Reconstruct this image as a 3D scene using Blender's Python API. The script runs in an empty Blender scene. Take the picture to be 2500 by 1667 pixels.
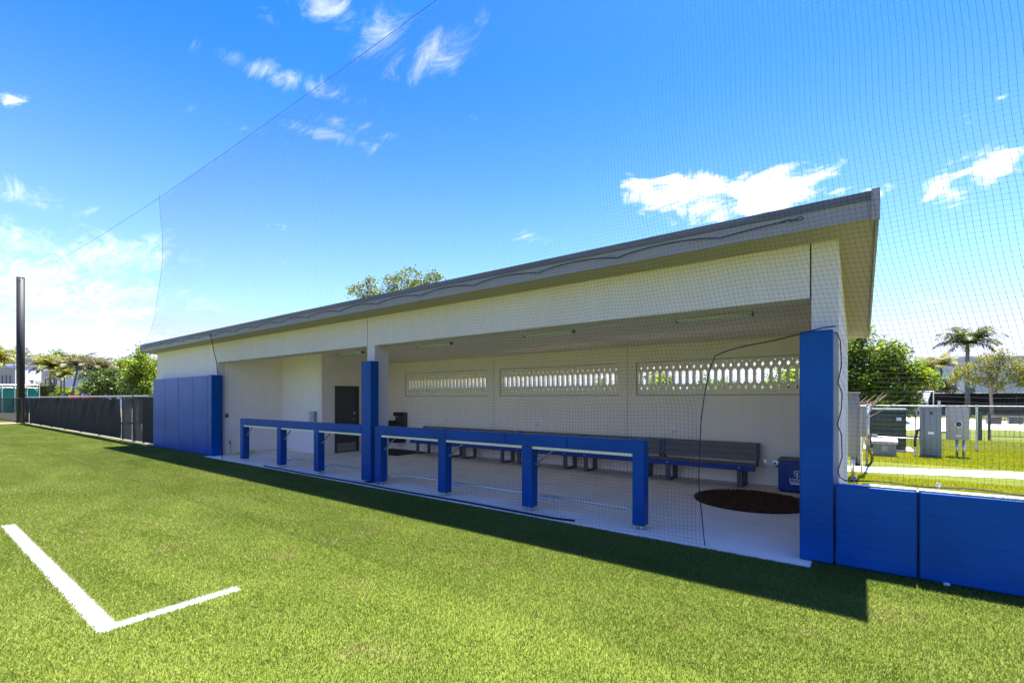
import bpy, bmesh, math, random
import numpy as np
from mathutils import Vector, Matrix
random.seed(7)
rng = np.random.default_rng(7)
S = bpy.context.scene
COL = S.collection
R = math.radians

# ------------------------------------------------------------------ camera
# metres; X runs along the dugout (right +), Y away from the field, Z up; the camera stands at (0, 0, 1.7)
YAW = math.atan2(850, 1140)
F, HZ, EYE = 1140.0, 973.0, 1.7
cam = bpy.data.cameras.new('camera'); camo = bpy.data.objects.new('camera', cam); COL.objects.link(camo)
camo.location = (0, 0, EYE); camo.rotation_euler = (R(90), 0, YAW)
cam.sensor_width = 36; cam.lens = 36 * F / 2500; cam.shift_y = (HZ - 833.5) / 2500
cam.clip_start = .05; cam.clip_end = 3000
S.camera = camo
sn, cs = math.sin(YAW), math.cos(YAW)
def ray(px, py):
    u = (px - 1250) / F
    return Vector((-sn + cs * u, cs + sn * u, (HZ - py) / F))
def at(px, py, d):                       # a point of the place, d metres ahead
    return Vector((0, 0, EYE)) + ray(px, py) * d
def onground(px, py, z=0.0):
    r = ray(px, py); return Vector((0, 0, EYE)) + r * ((z - EYE) / r.z)
def base(px, d, z=0.0):
    p = at(px, HZ, d); return Vector((p.x, p.y, z))

# ------------------------------------------------------------------ render settings, exposure
S.render.engine = 'CYCLES'
S.cycles.use_denoising = True
S.cycles.max_bounces = 10; S.cycles.diffuse_bounces = 6; S.cycles.transparent_max_bounces = 16
S.cycles.sample_clamp_indirect = 8
S.view_settings.view_transform = 'Standard'; S.view_settings.look = 'None'
S.view_settings.gamma = 1; S.view_settings.use_curve_mapping = False
S.view_settings.exposure = 2.75

# ------------------------------------------------------------------ sun and sky
SUN = Vector((.027, .295, 1)).normalized()
sl = bpy.data.lights.new('sun', 'SUN'); so = bpy.data.objects.new('sun', sl); COL.objects.link(so)
sl.energy = 4.1; sl.angle = R(.53); sl.color = (1, .955, .885)
so.rotation_euler = SUN.to_track_quat('Z', 'Y').to_euler(); so.location = (0, 10, 30)

W = bpy.data.worlds.new('World'); S.world = W; W.use_nodes = True
wt = W.node_tree; wt.nodes.clear()
def N(t, typ, **kw):
    n = t.nodes.new(typ)
    for k, v in kw.items():
        if k.startswith('i_'):
            n.inputs[int(k[2:]) if k[2:].isdigit() else k[2:].replace('_', ' ')].default_value = v
        else: setattr(n, k, v)
    return n
def math_(t, op, a, b=None, clamp=False):
    n = t.nodes.new('ShaderNodeMath'); n.operation = op; n.use_clamp = clamp
    for i, v in enumerate((a, b)):
        if v is None: continue
        if isinstance(v, (int, float)): n.inputs[i].default_value = v
        else: t.links.new(v, n.inputs[i])
    return n.outputs[0]
sky = N(wt, 'ShaderNodeTexSky', sky_type='NISHITA', sun_disc=False)
sky.sun_elevation = math.asin(SUN.z); sky.sun_rotation = math.atan2(SUN.x, SUN.y)
sky.air_density = 1.0; sky.dust_density = .25; sky.ozone_density = 2.5; sky.altitude = 0
tc = N(wt, 'ShaderNodeTexCoord')
sep = N(wt, 'ShaderNodeSeparateXYZ'); wt.links.new(tc.outputs['Generated'], sep.inputs[0])
# cloud layer coordinates: the direction carried to a flat layer overhead
zc = math_(wt, 'ADD', math_(wt, 'MAXIMUM', sep.outputs[2], 0.0), .16)
lay = N(wt, 'ShaderNodeCombineXYZ')
wt.links.new(math_(wt, 'DIVIDE', sep.outputs[0], zc), lay.inputs[0]); wt.links.new(math_(wt, 'DIVIDE', sep.outputs[1], zc), lay.inputs[1])
lay.inputs[2].default_value = 3.7
lay2 = N(wt, 'ShaderNodeVectorMath', operation='ADD'); wt.links.new(lay.outputs[0], lay2.inputs[0]); lay2.inputs[1].default_value = (6.0, 6.0, 1.0)
def blobs(lst):
    tot = None
    for (px, py, rx, ry, rot, w) in lst:
        c = ray(px, py).normalized()
        e1 = Vector((c.y, -c.x, 0)).normalized(); e2 = e1.cross(c) * -1
        if e2.z < 0: e2 = -e2
        a = R(rot); f1 = e1 * math.cos(a) + e2 * math.sin(a); f2 = -e1 * math.sin(a) + e2 * math.cos(a)
        n = f1.cross(f2)
        m = Matrix((f1, f2, n)).transposed()
        k = F * ray(px, py).length ** 1 / 1.0
        mp = N(wt, 'ShaderNodeMapping', vector_type='TEXTURE')
        mp.inputs['Location'].default_value = c; mp.inputs['Rotation'].default_value = m.to_euler()
        mp.inputs['Scale'].default_value = (rx / k, ry / k, .5)
        wt.links.new(tc.outputs['Generated'], mp.inputs['Vector'])
        ln = N(wt, 'ShaderNodeVectorMath', operation='LENGTH'); wt.links.new(mp.outputs[0], ln.inputs[0])
        mr = N(wt, 'ShaderNodeMapRange', interpolation_type='SMOOTHSTEP'); wt.links.new(ln.outputs['Value'], mr.inputs[0])
        for i, v in zip((1, 2, 3, 4), (0.0, 1.6, w, 0.0)): mr.inputs[i].default_value = v
        tot = mr.outputs[0] if tot is None else math_(wt, 'MAXIMUM', tot, mr.outputs[0])
    return tot
def noise(sc, det, rough, dist=0.0, src=None, stretch=None):
    n = N(wt, 'ShaderNodeTexNoise'); n.inputs['Scale'].default_value = sc; n.inputs['Detail'].default_value = det
    n.inputs['Roughness'].default_value = rough; n.inputs['Distortion'].default_value = dist
    s = src or lay.outputs[0]
    if stretch:
        mp = N(wt, 'ShaderNodeMapping'); mp.inputs['Scale'].default_value = stretch[0]; mp.inputs['Rotation'].default_value = (0, 0, stretch[1])
        wt.links.new(s, mp.inputs[0]); s = mp.outputs[0]
    wt.links.new(s, n.inputs['Vector']); return n.outputs['Fac']
cum = blobs([(1885, 468, 150, 80, 5, 1.25), (1690, 480, 150, 75, -25, 1.12), (1600, 490, 110, 60, -35, .95), (1570, 515, 35, 28, 0, .8),
             (2310, 475, 80, 50, -15, .92), (2420, 410, 100, 65, -10, .9), (2130, 470, 60, 25, 0, .75), (2370, 285, 40, 30, 0, .7),
             (2440, 240, 35, 30, 0, .6), (2200, 400, 50, 25, 0, .6), (2490, 395, 40, 40, 0, .7), (1157, 288, 26, 20, 0, .75), (25, 232, 45, 32, 0, .8)])
wsp = blobs([(810, 20, 130, 60, -10, .95), (930, 85, 90, 90, 30, .85), (1090, 125, 150, 60, 30, .95), (1170, 50, 40, 35, 0, .75), (650, 45, 45, 35, 30, .8),
             (690, 188, 230, 34, -4, .95), (820, 338, 170, 26, -4, .8), (860, 310, 200, 30, -4, .6), (560, 300, 160, 22, -5, .55), (60, 475, 160, 45, -4, .85),
             (280, 625, 190, 80, 10, 1.15), (110, 690, 330, 120, 0, 1.15), (40, 590, 200, 70, 0, 1.0), (480, 735, 150, 50, -6, .8), (430, 620, 120, 50, 0, .7),
             (200, 830, 420, 70, 0, .9), (1280, 580, 50, 25, 0, .7), (2440, 850, 220, 90, 0, .95), (2300, 880, 260, 60, 0, .8), (1330, 590, 60, 20, 0, .6)])
f1 = noise(7.0, 12, .63, .5); f2 = noise(4.6, 12, .72, 1.1, stretch=((1, 2.6, 1), R(25))); f3 = noise(.9, 4, .5, src=lay2.outputs[0])
# cloud added over the unseen sky to lift the ambient, broken as in view
gen = N(wt, 'ShaderNodeMapRange', interpolation_type='SMOOTHSTEP'); wt.links.new(f3, gen.inputs[0])
for i, v in zip((1, 2, 3, 4), (.56, .74, 0, 1.05)): gen.inputs[i].default_value = v
cum = math_(wt, 'MAXIMUM', cum, gen.outputs[0])
# cumulus heaps
c1 = math_(wt, 'ADD', math_(wt, 'MULTIPLY', f1, 1.5), math_(wt, 'MULTIPLY', cum, .58))
m1 = N(wt, 'ShaderNodeMapRange', interpolation_type='SMOOTHSTEP'); wt.links.new(c1, m1.inputs[0])
for i, v in zip((1, 2, 3, 4), (1.06, 1.40, 0, .97)): m1.inputs[i].default_value = v
c2 = math_(wt, 'ADD', math_(wt, 'MULTIPLY', f2, 1.35), math_(wt, 'ADD', math_(wt, 'MULTIPLY', wsp, .50), math_(wt, 'MULTIPLY', f3, .1)))
m2 = N(wt, 'ShaderNodeMapRange', interpolation_type='SMOOTHSTEP'); wt.links.new(c2, m2.inputs[0])
for i, v in zip((1, 2, 3, 4), (.96, 1.75, 0, .78)): m2.inputs[i].default_value = v
cm = math_(wt, 'MAXIMUM', m1.outputs[0], m2.outputs[0], True)
# low haze whitening towards the horizon
hz = N(wt, 'ShaderNodeMapRange', interpolation_type='LINEAR'); wt.links.new(sep.outputs[2], hz.inputs[0])
for i, v in zip((1, 2, 3, 4), (0, .60, .88, 0)): hz.inputs[i].default_value = v
SKY = .057
gm = N(wt, 'ShaderNodeGamma'); gm.inputs[1].default_value = 1.0
hs = N(wt, 'ShaderNodeHueSaturation'); hs.inputs['Saturation'].default_value = 1.36; hs.inputs['Hue'].default_value = .507; hs.inputs['Value'].default_value = 1.0
wt.links.new(sky.outputs[0], hs.inputs['Color'])
mxh = N(wt, 'ShaderNodeMix', data_type='RGBA'); wt.links.new(math_(wt, 'POWER', hz.outputs[0], 1.8), mxh.inputs[0]); tnt = N(wt, 'ShaderNodeVectorMath', operation='MULTIPLY'); tnt.inputs[1].default_value = (1.0, .905, 1.0)
sc1 = N(wt, 'ShaderNodeVectorMath', operation='SCALE'); sc1.inputs['Scale'].default_value = 1 / 3.2; wt.links.new(hs.outputs[0], sc1.inputs[0])
gm.inputs[1].default_value = 1.42; wt.links.new(sc1.outputs[0], gm.inputs[0])
sc2 = N(wt, 'ShaderNodeVectorMath', operation='SCALE'); sc2.inputs['Scale'].default_value = 3.2; wt.links.new(gm.outputs[0], sc2.inputs[0])
wt.links.new(sc2.outputs[0], tnt.inputs[0]); wt.links.new(tnt.outputs[0], mxh.inputs[6])
mxh.inputs[7].default_value = (2.5, 2.85, 3.5, 1)
mxc = N(wt, 'ShaderNodeMix', data_type='RGBA'); mn = N(wt, 'ShaderNodeVectorMath', operation='MINIMUM'); wt.links.new(mxh.outputs[2], mn.inputs[0]); mn.inputs[1].default_value = (2.6, 2.9, 4.2)
wt.links.new(cm, mxc.inputs[0]); wt.links.new(mn.outputs[0], mxc.inputs[6])
mxc.inputs[7].default_value = (4.6, 4.6, 4.7, 1)
bg = N(wt, 'ShaderNodeBackground'); bg.inputs[1].default_value = SKY
wt.links.new(mxc.outputs[2], bg.inputs[0])
wo = N(wt, 'ShaderNodeOutputWorld'); wt.links.new(bg.outputs[0], wo.inputs[0])

# ------------------------------------------------------------------ materials
MATS = {}
def newmat(name):
    m = bpy.data.materials.new(name); m.use_nodes = True; MATS[name] = m
    t = m.node_tree; return m, t, t.nodes['Principled BSDF']
def pm(name, col, rough=.6, var=.12, scale=3.0, bump=0.0, bscale=60, metal=0.0, spec=.4, fine=.06, streak=0.0):
    """painted / cast / moulded surface: base colour with worn patches, fine grain and relief"""
    m, t, b = newmat(name)
    L = t.links.new
    tcn = N(t, 'ShaderNodeTexCoord')
    geo = N(t, 'ShaderNodeNewGeometry')
    n1 = N(t, 'ShaderNodeTexNoise'); n1.inputs['Scale'].default_value = scale; n1.inputs['Detail'].default_value = 6; n1.inputs['Roughness'].default_value = .6
    L(geo.outputs['Position'], n1.inputs['Vector'])
    n2 = N(t, 'ShaderNodeTexNoise'); n2.inputs['Scale'].default_value = bscale; n2.inputs['Detail'].default_value = 3
    L(geo.outputs['Position'], n2.inputs['Vector'])
    f = math_(t, 'ADD', math_(t, 'MULTIPLY', math_(t, 'SUBTRACT', n1.outputs['Fac'], .5), var * 2), math_(t, 'MULTIPLY', math_(t, 'SUBTRACT', n2.outputs['Fac'], .5), fine * 2))
    if streak:
        mp = N(t, 'ShaderNodeMapping'); mp.inputs['Scale'].default_value = (6, 6, .35); L(geo.outputs['Position'], mp.inputs[0])
        n3 = N(t, 'ShaderNodeTexNoise'); n3.inputs['Scale'].default_value = 1.0; n3.inputs['Detail'].default_value = 5; L(mp.outputs[0], n3.inputs['Vector'])
        f = math_(t, 'ADD', f, math_(t, 'MULTIPLY', math_(t, 'SUBTRACT', n3.outputs['Fac'], .5), streak * 2))
    k = math_(t, 'ADD', f, 1.0)
    mx = N(t, 'ShaderNodeMix', data_type='RGBA', blend_type='MULTIPLY'); mx.inputs[0].default_value = 1
    mx.inputs[6].default_value = (*col, 1)
    cmb = N(t, 'ShaderNodeCombineColor'); [L(k, cmb.inputs[i]) for i in range(3)]
    L(cmb.outputs[0], mx.inputs[7]); L(mx.outputs[2], b.inputs['Base Color'])
    b.inputs['Roughness'].default_value = rough; b.inputs['Metallic'].default_value = metal; b.inputs['Specular IOR Level'].default_value = spec
    if bump:
        bn = N(t, 'ShaderNodeBump'); bn.inputs['Strength'].default_value = bump; bn.inputs['Distance'].default_value = .01
        L(n2.outputs['Fac'], bn.inputs['Height']); L(bn.outputs[0], b.inputs['Normal'])
    return m
M_wall = pm('stucco_warm_white', (.64, .545, .53), .85, .06, 1.2, .25, 90, fine=.05, streak=.08)
M_wallin = pm('interior_paint', (.90, .78, .70), .8, .05, 1.0, .15, 110, fine=.04, streak=.05)
M_wallwhite = pm('white_paint', (.92, .83, .77), .8, .04, 1.0, .2, 110)
M_soffit = pm('soffit_paint', (.34, .29, .27), .8, .05, 1.5, .1, 80)
M_fascia = pm('fascia_grey', (.28, .245, .27), .6, .06, 2, .1, 60, streak=.06)
M_ceil = pm('ceiling_paint', (.90, .76, .64), .85, .05, 1.5, .1, 80)
M_cap = pm('metal_cap', (.12, .11, .12), .45, .08, 3, .05, 60, metal=.2)
M_roof = pm('roof_membrane', (.5, .5, .48), .8, .1, 1)
M_block = pm('precast_block', (.90, .80, .68), .85, .05, 4, .3, 120)
M_slab = pm('broom_concrete', (.88, .74, .57), .75, .2, 1.3, .2, 130, fine=.07)
M_path = pm('pale_concrete', (.78, .77, .74), .8, .08, 1.5, .2, 80)
M_kerb = pm('worn_kerb', (.26, .22, .18), .95, .3, 3, .3, 80, fine=.15, spec=.05)
M_cream2 = pm('cream_board_paint', (.86, .82, .62), .7, .05, 3)
M_deck = pm('pool_deck_concrete', (.55, .52, .46), .8, .08, .6)
M_galv = pm('galvanised_steel', (.58, .59, .60), .34, .12, 12, .05, 80, metal=.85)
M_black = pm('black_powder_coat', (.018, .018, .019), .4, .15, 8)
M_blackpole = pm('black_pole_paint', (.016, .015, .017), .6, .12, 3, spec=.25)
M_screen = pm('black_windscreen', (.013, .012, .011), .7, .2, 2.5, .3, 300, spec=.12)
M_rope = pm('black_rope', (.016, .015, .015), .8, .1, 20)
M_net = pm('black_net_cord', (.020, .020, .021), .8, .1, 20)
M_cable = pm('steel_cable', (.05, .05, .055), .5, .1, 20, metal=.4)
M_door = pm('dark_door_paint', (.07, .067, .067), .5, .06, 4)
M_doorframe = pm('door_frame_paint', (.06, .06, .06), .5, .06, 4)
M_kick = pm('brushed_steel', (.42, .42, .42), .35, .08, 10, metal=.8)
M_rec = pm('grey_recycled_board', (.17, .155, .145), .7, .12, 14, .3, 90)
M_recd = pm('dark_bench_leg', (.085, .08, .078), .6, .12, 14, .1, 90)
M_bblue = pm('bench_blue', (.006, .035, .21), .45, .06, 6)
M_rubber = pm('black_rubber', (.022, .022, .023), .8, .1, 30, .3, 200)
M_bronze = pm('dark_bronze_steel', (.10, .085, .062), .4, .1, 8, metal=.5)
M_plate = pm('steel_plate', (.6, .6, .6), .35, .05, 20, metal=.6)
M_linepaint = pm('line_paint', (.5, .5, .47), .9, .25, 12, .4, 120, fine=.2)
M_white = pm('white_plastic', (.75, .75, .75), .5, .04, 8)
M_hose = pm('lime_hose', (.48, .60, .04), .45, .06, 12)
M_grey = pm('grey_enamel', (.17, .19, .21), .45, .08, 4, streak=.06)
M_grey2 = pm('light_grey_enamel', (.33, .32, .29), .5, .07, 4, streak=.06)
M_tgreen = pm('transformer_green', (.028, .05, .036), .45, .1, 4)
M_hand = pm('handhole_green', (.17, .20, .18), .6, .1, 5, .1, 80)
M_lid = pm('handhole_lid', (.40, .36, .34), .7, .08, 6, .1, 80)
M_mulch = pm('mulch', (.19, .13, .10), .9, .4, 14, .6, 60, fine=.3)
M_green_screen = pm('green_windscreen', (.02, .22, .15), .7, .14, 2.5, .2, 200)
M_cream = pm('cream_stucco', (0.384, 0.341, 0.273), .85, .06, .6, .1, 40)
M_bwhite = pm('white_stucco', (.56, .54, .60), .85, .05, .6, .1, 40)
M_bgrey = pm('grey_stucco', (.46, .44, .50), .85, .05, .6, .1, 40)
M_broof = pm('flat_roof', (.6, .58, .55), .9, .1, .8)
M_glass = pm('dark_window_glass', (.03, .04, .045), .12, .05, 5, spec=.6)
M_trunk = pm('grey_bark', (.12, .10, .08), .9, .25, 8, .6, 50, fine=.15)
M_ptrunk = pm('palm_bark', (.17, .15, .125), .9, .2, 6, .5, 40, fine=.15)
M_twig = pm('dry_twig', (.24, .19, .14), .9, .15, 10, .3, 50)
M_red = pm('red_paint', (.55, .03, .02), .35, .06, 5)
M_stone = pm('pale_pebble', (.6, .52, .44), .8, .15, 40, .3, 90)
M_lens = pm('lamp_lens', (.8, .82, .84), .12, .03, 10, spec=.7)
M_tan = pm('sand_strip', (.48, .38, .25), .9, .2, 6, .3, 80, fine=.15)
M_yard = pm('compacted_gravel', (.07, .065, .055), 1, .25, 1.5, .3, 70, fine=.15, spec=.0)
M_alu = pm('aluminium_channel', (.62, .64, .68), .3, .06, 12, metal=.8)

def vinyl():
    m, t, b = newmat('blue_vinyl'); L = t.links.new
    geo = N(t, 'ShaderNodeNewGeometry')
    n1 = N(t, 'ShaderNodeTexNoise'); n1.inputs['Scale'].default_value = 1.6; n1.inputs['Detail'].default_value = 5; L(geo.outputs['Position'], n1.inputs['Vector'])
    cr = N(t, 'ShaderNodeValToRGB'); cr.color_ramp.elements[0].color = (.0003, .055, .228, 1); cr.color_ramp.elements[1].color = (.0005, .076, .31, 1)
    cr.color_ramp.elements[0].position = .3; cr.color_ramp.elements[1].position = .7
    L(n1.outputs['Fac'], cr.inputs[0]); L(cr.outputs[0], b.inputs['Base Color'])
    b.inputs['Roughness'].default_value = .36; b.inputs['Specular IOR Level'].default_value = .14
    mp = N(t, 'ShaderNodeMapping'); mp.inputs['Scale'].default_value = (1, 1, 3.5); L(geo.outputs['Position'], mp.inputs[0])
    n2 = N(t, 'ShaderNodeTexNoise'); n2.inputs['Scale'].default_value = 2.2; n2.inputs['Detail'].default_value = 4; n2.inputs['Distortion'].default_value = 1.0; L(mp.outputs[0], n2.inputs['Vector'])
    n3 = N(t, 'ShaderNodeTexNoise'); n3.inputs['Scale'].default_value = 420; n3.inputs['Detail'].default_value = 2; L(geo.outputs['Position'], n3.inputs['Vector'])
    b1 = N(t, 'ShaderNodeBump'); b1.inputs['Strength'].default_value = .22; b1.inputs['Distance'].default_value = .03; L(n2.outputs['Fac'], b1.inputs['Height'])
    b2 = N(t, 'ShaderNodeBump'); b2.inputs['Strength'].default_value = .2; b2.inputs['Distance'].default_value = .002; L(n3.outputs['Fac'], b2.inputs['Height'])
    L(b1.outputs[0], b2.inputs['Normal']); L(b2.outputs[0], b.inputs['Normal'])
    return m
M_vinyl = vinyl()

def foliage(name, cols, trans=.4, rough=.5):
    m, t, b = newmat(name); L = t.links.new
    geo = N(t, 'ShaderNodeNewGeometry')
    cr = N(t, 'ShaderNodeValToRGB'); els = cr.color_ramp.elements
    while len(els) < len(cols): els.new(.5)
    for i, c in enumerate(cols): els[i].position = i / (len(cols) - 1); els[i].color = (*c, 1)
    L(geo.outputs['Random Per Island'], cr.inputs[0])
    L(cr.outputs[0], b.inputs['Base Color']); b.inputs['Roughness'].default_value = rough; b.inputs['Specular IOR Level'].default_value = .35
    tr = N(t, 'ShaderNodeBsdfTranslucent')
    hs = N(t, 'ShaderNodeHueSaturation'); hs.inputs['Saturation'].default_value = 1.15; hs.inputs['Value'].default_value = 1.5; hs.inputs['Hue'].default_value = .485
    L(cr.outputs[0], hs.inputs['Color']); L(hs.outputs[0], tr.inputs['Color'])
    mx = N(t, 'ShaderNodeMixShader'); mx.inputs[0].default_value = trans
    L(b.outputs[0], mx.inputs[1]); L(tr.outputs[0], mx.inputs[2]); L(mx.outputs[0], t.nodes['Material Output'].inputs['Surface'])
    return m
M_leaf = foliage('bright_leaf', [(.026, .06, .006), (.066, .135, .010), (.135, .21, .015), (.23, .26, .02)], .42)
M_leafd = foliage('deep_leaf', [(.018, .038, .007), (.04, .075, .011), (.08, .115, .018)], .34)
M_leafy = foliage('yellowing_leaf', [(.05, .08, .011), (.10, .135, .015), (.18, .18, .02), (.25, .20, .03)], .4)
M_leafsk = foliage('yellow_green_far_leaf', [(.05, .075, .010), (.10, .12, .014), (.17, .17, .02), (.24, .19, .03)], .4)  # yellow-green leaf tones of the distant skyline trees
M_leafo = foliage('olive_leaf', [(.03, .06, .008), (.065, .11, .012), (.11, .15, .016), (.16, .17, .022)], .36)
M_leafb = foliage('browning_leaf', [(.04, .04, .018), (.065, .065, .025), (.10, .08, .04), (.05, .065, .018)], .3)
M_frond = foliage('palm_frond', [(.026, .042, .009), (.052, .075, .014), (.10, .115, .026)], .3)
M_frondy = foliage('palm_frond_light', [(.06, .08, .014), (.12, .14, .022), (.22, .20, .05)], .38)
M_frondg = foliage('palm_frond_grey', [(.05, .056, .026), (.09, .092, .042), (.15, .14, .07)], .32)

LINES = [(-9.16, -4.42, .92, 1.04), (-4.52, -4.42, .92, 1.89)]          # white lines on the turf: x0, x1, y0, y1
def turfmat(name, cols, soil, isblade, lines=True, big=.62):
    m, t, b = newmat(name); L = t.links.new
    geo = N(t, 'ShaderNodeNewGeometry'); pos = geo.outputs['Position']
    def nz(sc, det=4, stretch=None, dist=0):
        n = N(t, 'ShaderNodeTexNoise'); n.inputs['Scale'].default_value = sc; n.inputs['Detail'].default_value = det; n.inputs['Distortion'].default_value = dist
        s = pos
        if stretch:
            mp = N(t, 'ShaderNodeMapping'); mp.inputs['Scale'].default_value = stretch; mp.inputs['Rotation'].default_value = (0, 0, R(12)); L(pos, mp.inputs[0]); s = mp.outputs[0]
        L(s, n.inputs['Vector']); return n.outputs['Fac']
    cr = N(t, 'ShaderNodeValToRGB'); els = cr.color_ramp.elements
    while len(els) < len(cols): els.new(.5)
    for i, c in enumerate(cols): els[i].position = i / (len(cols) - 1); els[i].color = (*c, 1)
    if isblade:
        fac = math_(t, 'ADD', math_(t, 'MULTIPLY', geo.outputs['Random Per Island'], .8), math_(t, 'MULTIPLY', nz(.9, 6, (.5, 1.4, 1), .8), big))
        fac = math_(t, 'SUBTRACT', fac, big * .5 - .10)
    else:
        fac = math_(t, 'ADD', math_(t, 'MULTIPLY', nz(110, 3), .8), math_(t, 'MULTIPLY', nz(.9, 6, (.5, 1.4, 1), .8), big))
        fac = math_(t, 'SUBTRACT', fac, .4 * big + .12)
    L(fac, cr.inputs[0])
    out = cr.outputs[0]
    # worn olive-brown patches
    mr = N(t, 'ShaderNodeMapRange', interpolation_type='SMOOTHSTEP'); L(nz(1.7, 5, None, .5), mr.inputs[0])
    for i, v in zip((1, 2, 3, 4), (.55, .78, 0, .42)): mr.inputs[i].default_value = v
    mx = N(t, 'ShaderNodeMix', data_type='RGBA'); L(mr.outputs[0], mx.inputs[0]); L(out, mx.inputs[6]); mx.inputs[7].default_value = (*soil, 1); out = mx.outputs[2]
    if lines:
        sp = N(t, 'ShaderNodeSeparateXYZ'); L(pos, sp.inputs[0])
        jit = math_(t, 'MULTIPLY', math_(t, 'SUBTRACT', nz(150, 2), .5), .085)
        if isblade: jit = math_(t, 'ADD', jit, math_(t, 'MULTIPLY', math_(t, 'SUBTRACT', geo.outputs['Random Per Island'], .5), .016))
        xx = math_(t, 'ADD', sp.outputs[0], jit); yy = math_(t, 'ADD', sp.outputs[1], jit)
        tot = None
        for (x0, x1, y0, y1) in LINES:
            a = math_(t, 'MULTIPLY', math_(t, 'GREATER_THAN', xx, x0), math_(t, 'LESS_THAN', xx, x1))
            c = math_(t, 'MULTIPLY', math_(t, 'GREATER_THAN', yy, y0), math_(t, 'LESS_THAN', yy, y1))
            a = math_(t, 'MULTIPLY', a, c); tot = a if tot is None else math_(t, 'MAXIMUM', tot, a)
        if isblade: tot = math_(t, 'MULTIPLY', tot, math_(t, 'GREATER_THAN', geo.outputs['Random Per Island'], .10))
        mw = N(t, 'ShaderNodeMix', data_type='RGBA'); L(tot, mw.inputs[0]); L(out, mw.inputs[6]); mw.inputs[7].default_value = (.54, .54, .52, 1); out = mw.outputs[2]
    L(out, b.inputs['Base Color'])
    b.inputs['Roughness'].default_value = .34 if isblade else .8; b.inputs['Specular IOR Level'].default_value = (.35 if lines else .12) if isblade else .1
    if isblade:
        tr = N(t, 'ShaderNodeBsdfTranslucent'); L(out, tr.inputs['Color'])
        ms = N(t, 'ShaderNodeMixShader'); ms.inputs[0].default_value = .38
        L(b.outputs[0], ms.inputs[1]); L(tr.outputs[0], ms.inputs[2]); L(ms.outputs[0], t.nodes['Material Output'].inputs['Surface'])
    else:
        bn = N(t, 'ShaderNodeBump'); bn.inputs['Strength'].default_value = .8; bn.inputs['Distance'].default_value = .02; L(nz(140, 3), bn.inputs['Height']); L(bn.outputs[0], b.inputs['Normal'])
    return m
TC = [(.045, .080, .008), (.095, .140, .013), (.165, .205, .026), (.36, .36, .11)]
M_turfb = turfmat('turf_fibre', TC, (.20, .16, .07), True)
M_turf = turfmat('turf_backing', [(.05, .08, .012), (.12, .16, .02), (.21, .23, .04)], (.17, .14, .055), False)
LC = [(.13, .17, .006), (.24, .28, .007), (.34, .35, .010), (.42, .40, .04)]
M_lawnb = turfmat('lawn_blade', LC, (.30, .25, .08), True, False)
M_lawn = turfmat('lawn_ground', [(.045, .06, .004), (.09, .11, .005), (.14, .155, .008)], (.12, .11, .03), False, False)
M_matb = foliage('brown_turf_fibre', [(.040, .018, .008), (.12, .052, .019), (.28, .13, .048)], .25)

def seethrough(name, col, op):
    m, t, b = newmat(name); L = t.links.new
    b.inputs['Base Color'].default_value = (*col, 1); b.inputs['Roughness'].default_value = .8
    tr = N(t, 'ShaderNodeBsdfTransparent'); mx = N(t, 'ShaderNodeMixShader'); mx.inputs[0].default_value = op
    L(tr.outputs[0], mx.inputs[1]); L(b.outputs[0], mx.inputs[2]); L(mx.outputs[0], t.nodes['Material Output'].inputs['Surface'])
    return m
M_mesh = seethrough('open_green_mesh', (.015, .04, .03), .72)
M_meshb = seethrough('open_black_mesh', (.012, .012, .012), .955)
M_chain = seethrough('chain_link', (.35, .36, .36), .16)
def water():
    m, t, b = newmat('pool_water'); b.inputs['Base Color'].default_value = (.02, .16, .15, 1); b.inputs['Roughness'].default_value = .06
    return m
M_water = water()

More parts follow.
